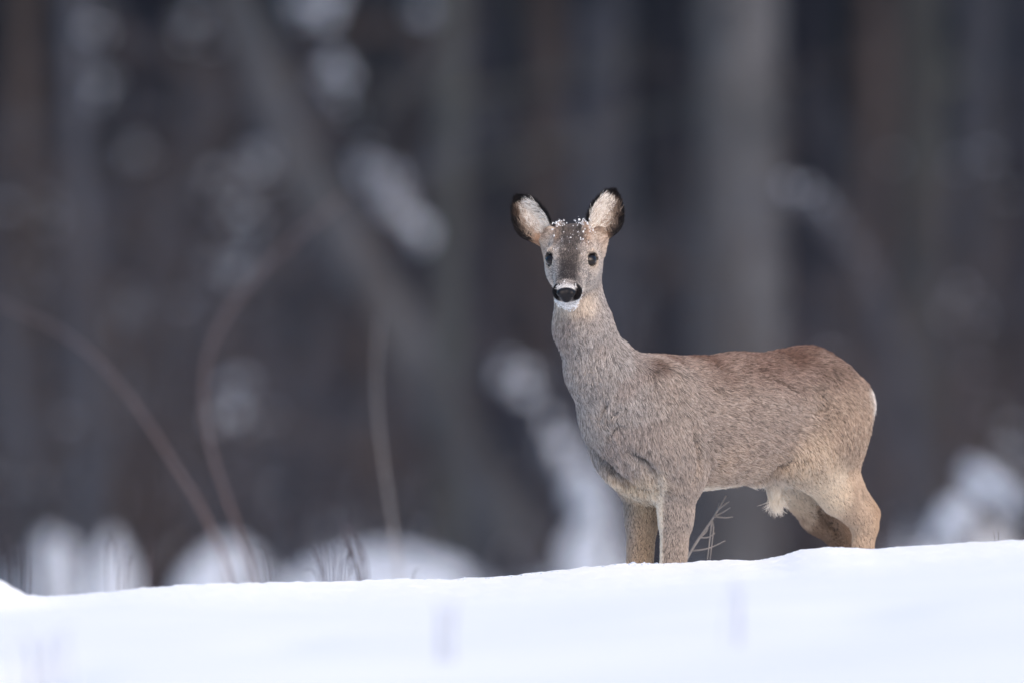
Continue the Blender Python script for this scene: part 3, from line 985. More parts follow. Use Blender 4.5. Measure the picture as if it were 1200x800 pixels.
def coat(p):
    """flow direction, hair length and hair colour at skin points p"""
    n = len(p)
    D = np.stack([q.d(p) for q in POS], 1)
    D = D - D.min(1)[:, None]
    W = np.exp(-D / 0.010)
    W /= W.sum(1)[:, None]
    fl = W @ np.stack([q.flow / np.linalg.norm(q.flow) for q in POS])
    ln = W @ np.array([q.ln for q in POS])
    g = {k: W[:, [i for i, q in enumerate(POS) if q.grp == k]].sum(1) for k in GR}
    L = (p - DO) @ BODY_AX.T
    a, b, z = L[:, 0], L[:, 1], L[:, 2]
    hq = (p - HC) @ HEAD_AX.T
    hx, hf, hu = hq[:, 0], hq[:, 1], hq[:, 2]
    n1, n2, n3 = N_c1(p), N_c2(p), N_c3(p)
    # trunk: brown back, grey-fawn side, pale belly
    zz = z + 0.012 * n1 + 0.004 * n2
    tr = np.tile(C(164, 150, 141), (n, 1))
    tr = mix(tr, C(142, 133, 129), ss(0.36, 0.46, zz))
    tr = mix(tr, C(116, 101, 96), ss(0.50, 0.60, zz))
    tr = mix(tr, C(92, 74, 68), ss(0.575, 0.625, zz))
    tr = mix(tr, C(142, 135, 132), ss(-0.12, 0.03, a) * 0.8 * ss(0.63, 0.57, zz))
    tr = mix(tr, C(146, 131, 121), ss(-0.34, -0.46, a) * ss(0.62, 0.5, zz) * 0.6)
    tr = mix(tr, C(230, 215, 200), ss(0.36, 0.345, z) * ss(0.07, 0.03, np.abs(b)))
    ru = mix(np.tile(C(132, 114, 104), (n, 1)), C(255, 253, 252), ss(0.100, 0.085, np.abs(b)) * ss(-0.452, -0.464, a) * ss(0.552, 0.540, z) * ss(0.454, 0.468, z))
    nk = np.tile(C(141, 139, 141), (n, 1))
    nk = mix(nk, C(122, 112, 110), ss(0.2, 1.2, n1) * 0.4)
    nk = mix(nk, C(126, 114, 109), ss(0.56, 0.62, z) * ss(0.10, 0.02, a))
    ch = mix(nk, C(206, 188, 168), ss(0.41, 0.36, zz) * 0.85)
    fo = mix(np.tile(C(140, 134, 132), (n, 1)), C(152, 136, 120), np.clip(ss(0.01, -0.03, np.where(b > 0, b - 0.05, -b - 0.05)) * 0.9, 0, 1))
    fo = mix(fo, C(152, 134, 116), ss(0.30, 0.18, z) * np.where(b > 0, 0.2, 0.5))
    dxl = p[:, 0] - (DX0 + 0.004 * _c + _s * 0.05)
    fo = mix(fo, C(232, 218, 204), ss(-0.022, -0.028, dxl) * ss(0.0, 0.01, b) * ss(0.40, 0.36, z) * 0.85)
    ha = mix(np.tile(C(148, 134, 124), (n, 1)), C(108, 94, 88), ss(0.51, 0.59, z))
    hi = np.tile(C(166, 150, 137), (n, 1))
    hi = mix(hi, C(214, 198, 180), ss(-0.43, -0.38, a) * 0.7)
    hi = mix(hi, C(156, 136, 118), ss(-0.47, -0.50, a) * 0.6)
    hi = mix(hi, C(208, 194, 180), ss(0.01, -0.03, np.abs(b) - 0.05) * 0.6)
    hi = mix(hi, C(104, 86, 74), ss(0.0, -0.01, b) * ss(-0.425, -0.455, a + 0.006 * n2) * ss(0.335, 0.31, z) * 0.85)  # shadow of the near leg painted into the far hind leg's hair
    gro = np.tile(C(214, 202, 190), (n, 1))
    bru = np.tile(C(226, 214, 202), (n, 1))
    # head
    he = np.tile(C(166, 160, 157), (n, 1))
    ax = np.abs(hx)
    # dark grey-brown blaze on bridge and brow
    blaze = ss(0.030, 0.010, ax + 0.003 * n3 - 0.22 * np.clip(-hf, 0, 0.06)) * ss(-0.022, 0.000, hu) * ss(0.102, 0.085, hf)
    he = mix(he, C(56, 53, 55), np.clip(blaze, 0, 1) * 0.9)
    he = mix(he, C(140, 118, 102), ss(0.016, 0.03, ax) * ss(0.045, 0.03, ax) * ss(0.008, 0.024, hu) * ss(0.01, -0.02, hf) * 0.75)
    he = mix(he, C(176, 162, 150), ss(0.024, 0.016, np.sqrt(((ax - 0.040) / 1.0) ** 2 + (hf - 0.004) ** 2 + (hu - 0.007) ** 2)) * 0.8)
    he = mix(he, C(26, 23, 24), ss(0.0172, 0.0150, np.sqrt(((ax - 0.040) / 1.0) ** 2 + (hf - 0.008) ** 2 + ((hu - 0.0065) * 1.15) ** 2)))
    he = mix(he, C(40, 36, 37), ss(0.0055, 0.0035, np.sqrt((ax - 0.0285) ** 2 + ((hf - 0.022) * 0.6) ** 2 + (hu + 0.0035) ** 2)) * 0.9)
    # throat, cream; white chin; black lips beside the nose
    he = mix(he, C(214, 200, 188), ss(-0.034, -0.050, hu) * ss(-0.01, 0.04, hf))
    he = mix(he, C(20, 17, 19), ss(0.092, 0.101, hf + 0.35 * (ax - 0.02)) * ss(-0.043, -0.037, hu + 0.3 * (ax - 0.02)) * ss(0.004, -0.003, hu) * ss(0.009, 0.015, ax))
    he = mix(he, C(252, 252, 252), ss(-0.030, -0.033, hu) * ss(0.050, 0.064, hf) * ss(0.030, 0.025, ax))
    he = mix(he, C(250, 250, 252), ss(0.104, 0.109, hf) * ss(-0.010, -0.006, hu) * ss(0.021, 0.016, ax) * 0.85)
    eb = mix(np.tile(C(170, 152, 138), (n, 1)), C(128, 108, 94), ss(0.0, 1.0, n2))
    out = np.zeros((n, 3)) + eb * g['earbase'][:, None]
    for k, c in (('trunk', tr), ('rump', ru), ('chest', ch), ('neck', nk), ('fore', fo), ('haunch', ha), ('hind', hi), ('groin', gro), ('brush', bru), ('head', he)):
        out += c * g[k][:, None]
    # head/neck junction under the jaw
    out = mix(out, C(216, 202, 188), g['neck'] * ss(0.672, 0.705, z + 0.004 * n2) * ss(-0.205, -0.240, p[:, 1] + 0.008 * n2) * ss(0.055, 0.02, np.abs(hx)) * 0.6)
    hm = ss(0.35, 0.7, g['head']) * 0.25
    spk = (1 - hm) * (1 - g['brush']) * (1 - 0.75 * g['hind']) * (1 - 0.65 * g['fore']) * (1 - g['groin'])
    pale = out.mean(1) > 0.62
    return fl, ln, out, spk, pale, g, hq, L


deer = empty("roe_deer", (float(P(-0.22, 0, 0)[0]), float(P(-0.22, 0, 0)[1]), 0.0))
tag(deer, "grey-brown roe deer standing in the snow, head turned to the camera", "deer")
DORG = np.array(deer.location)

# skin: coat-coloured through a point attribute
m, nn, ll, pb = new_mat("deer_skin")
atn = nn.new("ShaderNodeAttribute"); atn.attribute_name = "coat_colour"
ll.new(atn.outputs["Color"], pb.inputs["Base Color"])
pb.inputs["Roughness"].default_value = 0.9
pb.inputs["Specular IOR Level"].default_value = 0.1
M_SKIN = m
m, nn, ll, pb = new_mat("deer_hair")
atn = nn.new("ShaderNodeAttribute"); atn.attribute_name = "hair_colour"
ll.new(atn.outputs["Color"], pb.inputs["Base Color"])
pb.inputs["Roughness"].default_value = 0.55
pb.inputs["Specular IOR Level"].default_value = 0.18
M_HAIR = m

body = mesh_obj("body", BV - DORG, BQ, M_SKIN, deer)
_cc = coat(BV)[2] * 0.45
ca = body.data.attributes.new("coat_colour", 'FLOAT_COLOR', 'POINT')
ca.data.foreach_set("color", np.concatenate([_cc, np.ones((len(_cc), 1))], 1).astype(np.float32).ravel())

N_fx, N_fy, N_fz = Noise(31, 14.0, 16), Noise(32, 14.0, 16), Noise(33, 14.0, 16)
N_gx, N_gy, N_gz = Noise(34, 45.0, 20), Noise(35, 45.0, 20), Noise(36, 45.0, 20)


def scatter(V, Q, N, count, dens=None):
    T = np.concatenate([Q[:, [0, 1, 2]], Q[:, [0, 2, 3]]]) if Q.shape[1] == 4 else Q
    A = np.linalg.norm(np.cross(V[T[:, 1]] - V[T[:, 0]], V[T[:, 2]] - V[T[:, 0]]), axis=1)
    if dens is not None:
        A = A * dens(V[T].mean(1))
    ti = rng.choice(len(T), count, p=A / A.sum())
    u = np.sqrt(rng.uniform(size=count)); v = rng.uniform(size=count)
    w = np.stack([1 - u, u * (1 - v), u * v], 1)
    p = (V[T[ti]] * w[:, :, None]).sum(1)
    n = (N[T[ti]] * w[:, :, None]).sum(1)
    n /= np.linalg.norm(n, axis=1)[:, None] + 1e-9
    return p, n, T[ti], w


def hair_object(name, pts, rad, cols, parent, mat):
    """pts (n,k,3) rad (n,k) cols (n,k,3) -> one curves object"""
    n, k = rad.shape
    hc = bpy.data.hair_curves.new(name)
    hc.add_curves([k] * n)
    hc.attributes["position"].data.foreach_set("vector", (pts - DORG).astype(np.float32).ravel())
    ra = hc.attributes.get("radius") or hc.attributes.new("radius", 'FLOAT', 'POINT')
    ra.data.foreach_set("value", rad.astype(np.float32).ravel())
    ha = hc.attributes.new("hair_colour", 'FLOAT_COLOR', 'POINT')
    ha.data.foreach_set("color", np.concatenate([np.clip(cols, 0, 1), np.ones((n, k, 1))], 2).astype(np.float32).ravel())
    hc.materials.append(mat)
    o = bpy.data.objects.new(name, hc)
    link(o, parent)
    return o


def unit(v):
    return v / (np.linalg.norm(v, axis=-1, keepdims=True) + 1e-9)


K = 5
HAIRS = 430000


def strands(p, n, fl, ln, lift0, lift1, jit, seed):
    r = np.random.default_rng(seed)
    m = len(p)
    f = fl + 0.13 * np.stack([N_fx(p), N_fy(p), N_fz(p)], 1) + 0.10 * np.stack([N_gx(p), N_gy(p), N_gz(p)], 1) + jit * r.normal(size=(m, 3))
    t = unit(f - n * (f * n).sum(1)[:, None])
    pts = [p - n * 0.001]
    for i in range(1, K):
        s = (i - 0.5) / (K - 1)
        lf = lift0 * (1 - s) + lift1 * s
        d = unit(t * np.cos(lf)[:, None] + n * np.sin(lf)[:, None])
        pts.append(pts[-1] + d * (ln / (K - 1))[:, None])
    return np.stack(pts, 1)


def face_dens(c):
    hq = (c - HC) @ HEAD_AX.T
    d2 = (hq ** 2).sum(1)
    z = c[:, 2]
    return 1.0 + 1.6 * (d2 < 0.15 ** 2) - 0.75 * (z < 0.12)


p, n, _, _ = scatter(BV, BQ, BN, HAIRS, face_dens)
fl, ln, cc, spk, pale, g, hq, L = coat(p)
# no hair in the eye openings or on the nose leather
keep = np.ones(len(p), bool)
for sg in (1, -1):
    e = (hq - np.array([0.0400 * sg, 0.009, 0.0065])) / np.array([0.0152, 0.0142, 0.0108])
    keep &= (e ** 2).sum(1) > 1.0
e = (hq - np.array([0, 0.121, -0.017])) / np.array([0.0165, 0.012, 0.013])
keep &= (e ** 2).sum(1) > 1.0
p, n, fl, ln, cc, spk, pale, L, hq = [x[keep] for x in (p, n, fl, ln, cc, spk, pale, L, hq)]
ghead = g['head'][keep]; gbr = g['brush'][keep]; gch = g['chest'][keep]
m_ = len(p)
ln = ln * rng.uniform(0.6, 1.05, m_) * (1 - 0.08 * (1 - gbr))
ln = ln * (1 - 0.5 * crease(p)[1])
l0 = np.radians(rng.uniform(18, 40, m_)); l1 = np.radians(rng.uniform(-6, 10, m_))
l0 = l0 * (1 - 0.35 * ghead); 
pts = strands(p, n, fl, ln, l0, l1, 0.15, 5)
# clumps: tips drawn together in small locks
NCL = 190000
ci = rng.choice(m_, NCL, replace=False)
kd = kdtree.KDTree(NCL)
for i, k in enumerate(ci):
    kd.insert(p[k], i)
kd.balance()
own = np.fromiter((kd.find(q)[1] for q in p.tolist()), dtype=np.int64, count=m_)
ctr = pts[ci[own]]
st = (np.linspace(0, 1, K) ** 1.3)[None, :, None] * (0.34 * rng.uniform(0.4, 1.0, m_))[:, None, None] * (1 - 0.4 * ghead)[:, None, None]
pts = pts * (1 - st) + ctr * st
clv = rng.normal(size=NCL)[own]
# agouti banding: dark root, pale band, some dark tips
hv = rng.uniform(size=m_)
tone = np.exp(0.16 * clv * spk + 0.12 * rng.normal(size=m_))
prof_l = np.array([0.42, 0.70, 0.98, 1.22, 1.30])
prof_d = np.array([0.42, 0.55, 0.62, 0.50, 0.30])
prof_p = np.array([0.62, 0.85, 1.00, 1.06, 1.08])
clh = rng.uniform(size=NCL)[own]
dark = (hv < 0.08 * spk) | ((clh < 0.19 * spk) & (hv < 0.75))
prof = np.where(dark[:, None], prof_d, prof_l)
prof = np.where((pale | (spk < 0.3))[:, None], prof_p, prof)
GAIN = np.array([1.35, 1.29, 1.20])
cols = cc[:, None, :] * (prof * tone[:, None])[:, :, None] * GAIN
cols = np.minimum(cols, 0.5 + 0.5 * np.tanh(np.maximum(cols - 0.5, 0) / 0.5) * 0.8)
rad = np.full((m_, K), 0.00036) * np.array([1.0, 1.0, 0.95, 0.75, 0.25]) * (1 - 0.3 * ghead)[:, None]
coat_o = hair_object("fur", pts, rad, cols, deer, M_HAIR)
tag(coat_o, kind="stuff")

# ---------------------------------------------------------------- eyes
m, nn, ll, pb = new_mat("deer_eye")
pb.inputs["Base Color"].default_value = (0.010, 0.007, 0.006, 1)
pb.inputs["Roughness"].default_value = 0.07
pb.inputs["Specular IOR Level"].default_value = 0.35
M_EYE = m
for sg in (1, -1):
    nu, nv = 20, 14
    V, Fq = [], []
    for i in range(nv + 1):
        for j in range(nu):
            th = math.pi * i / nv; ph = 2 * math.pi * j / nu
            V.append(H(0.0335 * sg, 0.0060, 0.006) - DORG + HX * sg * 0.0158 * math.cos(th)
                     + HF * 0.0145 * math.sin(th) * math.cos(ph) + HU * 0.0108 * math.sin(th) * math.sin(ph))
    for i in range(nv):
        for j in range(nu):
            Fq.append((i * nu + j, i * nu + (j + 1) % nu, (i + 1) * nu + (j + 1) % nu, (i + 1) * nu + j))
    mesh_obj("eye", V, Fq, M_EYE, deer)

# ---------------------------------------------------------------- nose leather with two comma nostrils
NP = []
_keep, PR = PR, NP
ell(H(0, 0.114, -0.0135), (0.0175, 0.0125, 0.0105), 0.004, 'n', DN, 0, HEAD_AX)
ell(H(0, 0.117, -0.023), (0.0105, 0.010, 0.0095), 0.006, 'n', DN, 0, HEAD_AX)
for sg in (1, -1):
    ell(H(0.0105 * sg, 0.120, -0.0125), (0.0070, 0.0075, 0.0065), 0.004, 'n', DN, 0, HEAD_AX)
    cone(H(0.0095 * sg, 0.130, -0.0145), H(0.0165 * sg, 0.123, -0.0175), 0.0030, 0.0020, 0.002, 'n', DN, 0, sub=True)
cone(H(0, 0.1315, -0.012), H(0, 0.128, -0.030), 0.0009, 0.0009, 0.002, 'n', DN, 0, sub=True)
NP, PR = PR, _keep
f_, l_, h2 = field_grid(NP, 0.0009, 0.006)
NV, NQ = surface_nets(f_, l_, h2)
M_NOSE = noisy_mat("nose_leather", (0.006, 0.006, 0.007), (0.014, 0.013, 0.015), 500.0, 0.38, bump=0.5, bump_scale=900.0, spec=0.2, bump_dist=0.0006)
mesh_obj("nose", NV - DORG, NQ, M_NOSE, deer)

# ---------------------------------------------------------------- hooves, sunk in the snow
M_HOOF = noisy_mat("hoof_horn", (0.012, 0.011, 0.010), (0.03, 0.027, 0.025), 60.0, 0.5, bump=0.2)
for (ha_, hb_, hz_) in ((0.027, 0.050, 0), (0.027, -0.050, 0), (-0.434, 0.062, 0), (-0.494, -0.062, 0)):
    hoof_v, hoof_f = [], []
    for sd_ in (1, -1):
        base = len(hoof_v)
        rings = [(0.000, 0.034, 0.0115, 0.0), (0.012, 0.030, 0.0115, -0.002), (0.026, 0.020, 0.0105, -0.007), (0.036, 0.012, 0.008, -0.010)]
        for (z_, l2, w2, sh) in rings:
            for j in range(12):
                t = 2 * math.pi * j / 12
                x_ = math.cos(t) * l2 * 0.75 + sh + (0.006 if math.cos(t) > 0.8 else 0)
                y_ = math.sin(t) * w2 * (1 - 0.35 * max(0, math.cos(t)))
                hoof_v.append(P(ha_ + x_, hb_ + sd_ * 0.0115 + y_, z_) - DORG)
        for i in range(len(rings) - 1):
            for j in range(12):
                hoof_f.append((base + i * 12 + j, base + i * 12 + (j + 1) % 12, base + (i + 1) * 12 + (j + 1) % 12, base + (i + 1) * 12 + j))
        hoof_f.append(tuple(base + 11 - j for j in range(12)))
        hoof_f.append(tuple(base + 36 + j for j in range(12)))
    mesh_obj("hoof", hoof_v, hoof_f, M_HOOF, deer)

# ---------------------------------------------------------------- ears: cupped shells, opening to the camera
for sg, (bx, by, tx, ty) in ((1, (697, 279, 721.5, 221.5)), (-1, (641, 280, 603, 228.5))):
    B = at(bx, by, -0.225); T = at(tx, ty, -0.195)
    axis = unit(T - B)
    Lr = np.linalg.norm(T - B)
    front = unit(np.array([0.30 * sg, -1.0, 0.0]))
    front = unit(front - axis * (front @ axis))
    wd = np.cross(axis, front) * -sg          # outward
    if wd[0] * sg < 0: wd = -wd
    nt, ns = 34, 25
    tv = np.linspace(-0.10, 1.0, nt)
    sv = np.linspace(-1, 1, ns)

    def hw(t):
        t = np.clip(t, -0.2, 1)
        base = 0.0180 + 0.0185 * ss(-0.10, 0.40, t)
        return base * np.clip(1 - (np.clip((t - 0.34) / 0.66, 0, 1)) ** 2.2, 0, 1) ** 0.72 + 0.0003

    def shell(t, s, off):
        w = hw(t)
        dep = (0.024 * (1 - 0.55 * t)) * np.clip(w / 0.026, 0, 1)
        bow = 0.006 * np.sin(math.pi * np.clip(t, 0, 1)) * sg * 0
        q = B + axis[None] * (t * Lr)[:, None] + wd[None] * (s * w + 0.004 * np.sin(math.pi * np.clip(t, 0, 1)))[:, None] - front[None] * (dep * (1 - np.abs(s) ** 2.2) - 0.004)[:, None]
        q = q - front[None] * (0.012 * t ** 2)[:, None]
        return q - front[None] * off
    tt, sgrid = np.meshgrid(tv, sv, indexing='ij')
    tf, sf = tt.ravel(), sgrid.ravel()
    Vi = shell(tf, sf, 0.0)
    Vo = shell(tf, sf * 1.0, 0.0032)
    i = np.arange(nt - 1)[:, None] * ns + np.arange(ns - 1)[None]
    Qi = np.stack([i, i + 1, i + ns + 1, i + ns], -1).reshape(-1, 4)
    Qo = Qi[:, ::-1] + nt * ns
    bd = [j for j in range(ns)] + [k * ns + ns - 1 for k in range(1, nt)] + [(nt - 1) * ns + j for j in range(ns - 2, -1, -1)] + [k * ns for k in range(nt - 2, 0, -1)]
    bd = np.array(bd); b2 = np.roll(bd, -1)
    Qe = np.stack([bd, bd + nt * ns, b2 + nt * ns, b2], -1)
    EV = np.concatenate([Vi, Vo]); EQ = np.concatenate([Qi, Qo, Qe])
    EN_i = vnormals(EV, Qi)
    if (EN_i[:nt * ns] @ front).mean() < 0:
        EQ = EQ[:, ::-1]; EN_i = -EN_i
    ear = mesh_obj("ear", EV - DORG, EQ, M_SKIN, deer)
    # colours on the ear
    tall = np.concatenate([tf, tf]); sall = np.concatenate([sf, sf])
    outer = np.concatenate([np.zeros(nt * ns), np.ones(nt * ns)])

    def ear_col(t, s, out, pp):
        k = len(t)
        nz = N_c2(pp) * 0.5 + N_c3(pp) * 0.5
        inn = np.tile(C(204, 190, 176), (k, 1))
        inn = mix(inn, C(150, 106, 74), ss(0.0, 0.8, nz) * 0.75 * ss(0.9, 0.6, t))
        inn = mix(inn, C(176, 142, 116), ss(0.30, 0.05, t) * ss(-0.4, 0.3, s) * 0.8)
        inn = mix(inn, C(104, 84, 70), ss(0.15, 0.65, s + 0.25 * nz) * ss(0.10, 0.35, t) * 0.75)
        inn = mix(inn, C(96, 82, 74), ss(0.45, 0.75, t + 0.15 * nz) * 0.6)
        rim = np.maximum(ss(0.66, 0.84, np.abs(s) + 0.05 * nz) * ss(-0.05, 0.18, t), ss(0.70, 0.88, t + 0.05 * nz))
        inn = mix(inn, C(24, 22, 25), np.clip(rim, 0, 1))
        bk_ = mix(np.tile(C(110, 98, 92), (k, 1)), C(26, 24, 26), np.maximum(ss(0.4, 0.85, t), ss(0.75, 0.95, np.abs(s))))
        return np.where(out[:, None] > 0.5, bk_, inn)
    ec = ear_col(tall, sall, outer, EV) * 0.55
    ea = ear.data.attributes.new("coat_colour", 'FLOAT_COLOR', 'POINT')
    ea.data.foreach_set("color", np.concatenate([ec, np.ones((len(ec), 1))], 1).astype(np.float32).ravel())
    # short hair on both faces and long pale hair inside
    nh = 15000
    out_h = (rng.uniform(size=nh) < 0.4).astype(float)
    t_h = rng.uniform(-0.05, 1, nh); s_h = rng.uniform(-1, 1, nh)
    kk = rng.uniform(size=nh) < hw(t_h) / 0.036
    out_h, t_h, s_h = out_h[kk], t_h[kk], s_h[kk]
    nh = len(t_h)
    q0 = shell(t_h, s_h, 0.0) - front * (0.0032 * out_h)[:, None]
    nrm = unit(np.cross(shell(t_h + 0.02, s_h, 0) - shell(t_h - 0.02, s_h, 0), shell(t_h, s_h + 0.03, 0) - shell(t_h, s_h - 0.03, 0)))
    nrm = nrm * np.sign(nrm @ front)[:, None]
    nrm = np.where(out_h[:, None] > 0.5, -nrm, nrm)
    hl = np.where(out_h > 0.5, 0.008, 0.007) * rng.uniform(0.6, 1.3, nh)
    flo = np.tile(axis, (nh, 1)) + wd[None] * (s_h * 0.3)[:, None]
    inside = (out_h < 0.5) & (np.abs(s_h) < 0.85) & (t_h < 0.75)
    longh = inside & (rng.uniform(size=nh) < 0.55)
    hl = np.where(longh, 0.020 * rng.uniform(0.6, 1.2, nh), hl)
    flo = np.where(longh[:, None], axis[None] * 0.8 - wd[None] * (np.sign(s_h) * rng.uniform(0.0, 0.9, nh))[:, None], flo)
    lo0 = np.radians(rng.uniform(15, 40, nh)); lo1 = np.radians(rng.uniform(0, 25, nh))
    ep = strands(q0, nrm, flo, hl, lo0, lo1, 0.25, 50 + sg)
    ecol = ear_col(t_h, s_h, out_h, q0)
    lc = C(246, 240, 232) * rng.uniform(0.75, 1.1, nh)[:, None]
    use = longh & (rng.uniform(size=nh) < ss(0.6, -0.1, s_h) * 0.8)
    ecol = np.where(use[:, None], lc, ecol)
    ecols = ecol[:, None, :] * (np.array([0.6, 0.8, 1.0, 1.08, 1.1])[None] * np.exp(0.15 * rng.normal(size=nh))[:, None])[:, :, None]
    er = np.full((nh, K), 0.00036) * np.array([1, 1, .9, .7, .25])
    # pale fringe along the lower outer rim
    eo = hair_object("ear_fur", ep, er, ecols, ear, M_HAIR)
    tag(eo, kind="stuff")
# ---------------------------------------------------------------- snow caught in the coat: brow, nose bridge, chin
M_FLAKE = noisy_mat("fresh_snow", (0.84, 0.86, 0.89), (0.92, 0.93, 0.94), 200.0, 0.8, bump=0.0)
fm = MB()
_ico = []
_t = (1 + 5 ** 0.5) / 2
_iv = np.array([(-1, _t, 0), (1, _t, 0), (-1, -_t, 0), (1, -_t, 0), (0, -1, _t), (0, 1, _t), (0, -1, -_t), (0, 1, -_t), (_t, 0, -1), (_t, 0, 1), (-_t, 0, -1), (-_t, 0, 1)]) / 1.902
_if = [(0, 11, 5), (0, 5, 1), (0, 1, 7), (0, 7, 10), (0, 10, 11), (1, 5, 9), (5, 11, 4), (11, 10, 2), (10, 7, 6), (7, 1, 8), (3, 9, 4), (3, 4, 2), (3, 2, 6), (3, 6, 8), (3, 8, 9), (4, 9, 5), (2, 4, 11), (6, 2, 10), (8, 6, 7), (9, 8, 1)]


def flake(c, r, rr):
    for q in range(rr.integers(2, 6)):
        fm.add(c + rr.normal(size=3) * r * 0.9 + _iv * r * rr.uniform(0.25, 0.75) * rr.uniform(0.5, 1.4, (12, 1)) * rr.uniform(0.6, 1.3, 3), _if)


rr = np.random.default_rng(9)
hv_ = (BV - HC) @ HEAD_AX.T
crown = np.where((hv_[:, 2] > 0.020) & (np.abs(hv_[:, 0]) < 0.036) & (hv_[:, 1] > -0.075) & (hv_[:, 1] < 0.045))[0]
for i in rr.choice(crown, 110):
    w_ = hv_[i, 2]
    if rr.uniform() < ss(0.02, 0.055, w_) * 0.8 + 0.12:
        flake(BV[i] + BN[i] * rr.uniform(0.005, 0.009), 0.0007 + 0.0022 * rr.uniform() ** 2.5, rr)
for k in range(40):       # little caps on the two knobs between the ears
    sg = 1 if k % 2 else -1
    flake(H(0.0215 * sg + rr.normal() * 0.006, -0.036 + rr.normal() * 0.007, 0.0655 + rr.normal() * 0.0018), 0.0008 + 0.0022 * rr.uniform() ** 2, rr)
bridge = np.where((hv_[:, 1] > 0.102) & (hv_[:, 1] < 0.115) & (hv_[:, 2] > -0.010) & (np.abs(hv_[:, 0]) < 0.022))[0]
for i in rr.choice(bridge, 5):
    flake(BV[i] + BN[i] * rr.uniform(0.002, 0.005), rr.uniform(0.0010, 0.0022), rr)
chin = np.where((hv_[:, 1] > 0.070) & (hv_[:, 2] < -0.034) & (hv_[:, 2] > -0.060) & (np.abs(hv_[:, 0]) < 0.023))[0]
for i in rr.choice(chin, 60):
    flake(BV[i] + BN[i] * rr.uniform(0.002, 0.004), rr.uniform(0.0012, 0.0026), rr)
sn = fm.build("snow_flecks", M_FLAKE, deer, True, DORG)
sn.location = (0, 0, 0)
tag(sn, "fine white snow caught on brow, nose and chin", kind="stuff")
# ================================================================== stems and twigs near the deer
def stem(name, ctrl, w_px, mat, label, cat, group=None, side=None, tip=0.3, n=24):
    """ctrl: (px, py, Y) from root to tip"""
    Pn = np.array([at(*c) for c in ctrl])
    # carry the root on along its own slope until it meets the snow
    dr = Pn[0] - Pn[1]
    gl = gz(Pn[0, 0], Pn[0, 1]) - 0.03
    if Pn[0, 2] > gl and dr[2] < -1e-3:
        ext = (Pn[0, 2] - gl) / -dr[2]
        Pn = np.vstack([Pn[0] + dr * np.array([0.55, 1.0, 1.0]) * ext, Pn])
    org = Pn[0].copy()
    pl = catmull(Pn - org, n)
    k = (CAM_D + ctrl[0][2]) / CAM_D / 600.0
    t = empty(name, org)
    mb = MB()
    mb.tube(pl, np.linspace(w_px / 2 * k, w_px / 2 * k * tip, n), 7, 0.06, len(label))
    mb.build("stem", mat, t)
    if side:
        for cs in side:
            Pb = np.array([at(*c) for c in cs]) - org
            # start the side twig on the stem itself
            j = np.argmin(((pl - Pb[0]) ** 2).sum(1))
            Pb[0] = pl[j]
            q = MB()
            pb_ = catmull(Pb, 8)
            q.tube(pb_, np.linspace(w_px / 2 * k * 0.6, w_px / 2 * k * 0.28, 8), 5, 0.05, 1)
            q.build("twig", mat, t)
    tag(t, label, cat, group)
    return t


stem("arching_stem", [(278, 725, 6.0), (245, 615, 6.2), (205, 545, 6.6), (150, 462, 7.2), (95, 405, 8.2), (40, 372, 9.5), (-30, 345, 11)], 3.9, M_STEM,
     "long brown bare stem arching to the upper left out of the snow", "stem", "bare arching stems", None, 0.6)
stem("arching_stem", [(305, 725, 6.0), (275, 610, 6.3), (248, 530, 6.8), (238, 460, 7.6), (250, 398, 8.8), (290, 335, 10.5), (350, 275, 12.5), (405, 230, 14)], 3.7, M_STEM,
     "S-curved brown stem bending to the right, beside the long arching one", "stem", "bare arching stems", None, 0.6)
stem("upright_stalk", [(470, 730, 6.5), (462, 630, 6.6), (452, 560, 7.0), (443, 490, 7.6), (441, 430, 8.4), (446, 370, 10)], 3.2, M_TWIG_PALE,
     "thin pale stalk standing upright left of centre", "stem", None, None, 0.5)

# dry herb tufts on the crest
def tuft(name, strokes, Y, w_px, mat, label, group):
    base = np.array([at(s[0][0], s[0][1], Y) for s in strokes]).mean(0)
    base[2] = gz(base[0], Y) - 0.01
    t = empty(name, base)
    for s in strokes:
        Pb = np.array([at(px, py, Y + 0.02 * math.sin(px)) for (px, py) in s]) - base
        Pb[0, 2] = min(Pb[0, 2], gz(base[0] + Pb[0, 0], Y) - base[2] - 0.015)
        k = (CAM_D + Y) / CAM_D / 600.0
        q = MB()
        pl = catmull(Pb, 9)
        q.tube(pl, np.linspace(w_px / 2 * k, w_px / 2 * k * 0.45, 9), 5, 0.08, 2)
        q.build("stalk", mat, t)
    tag(t, label, "dry herb", group)


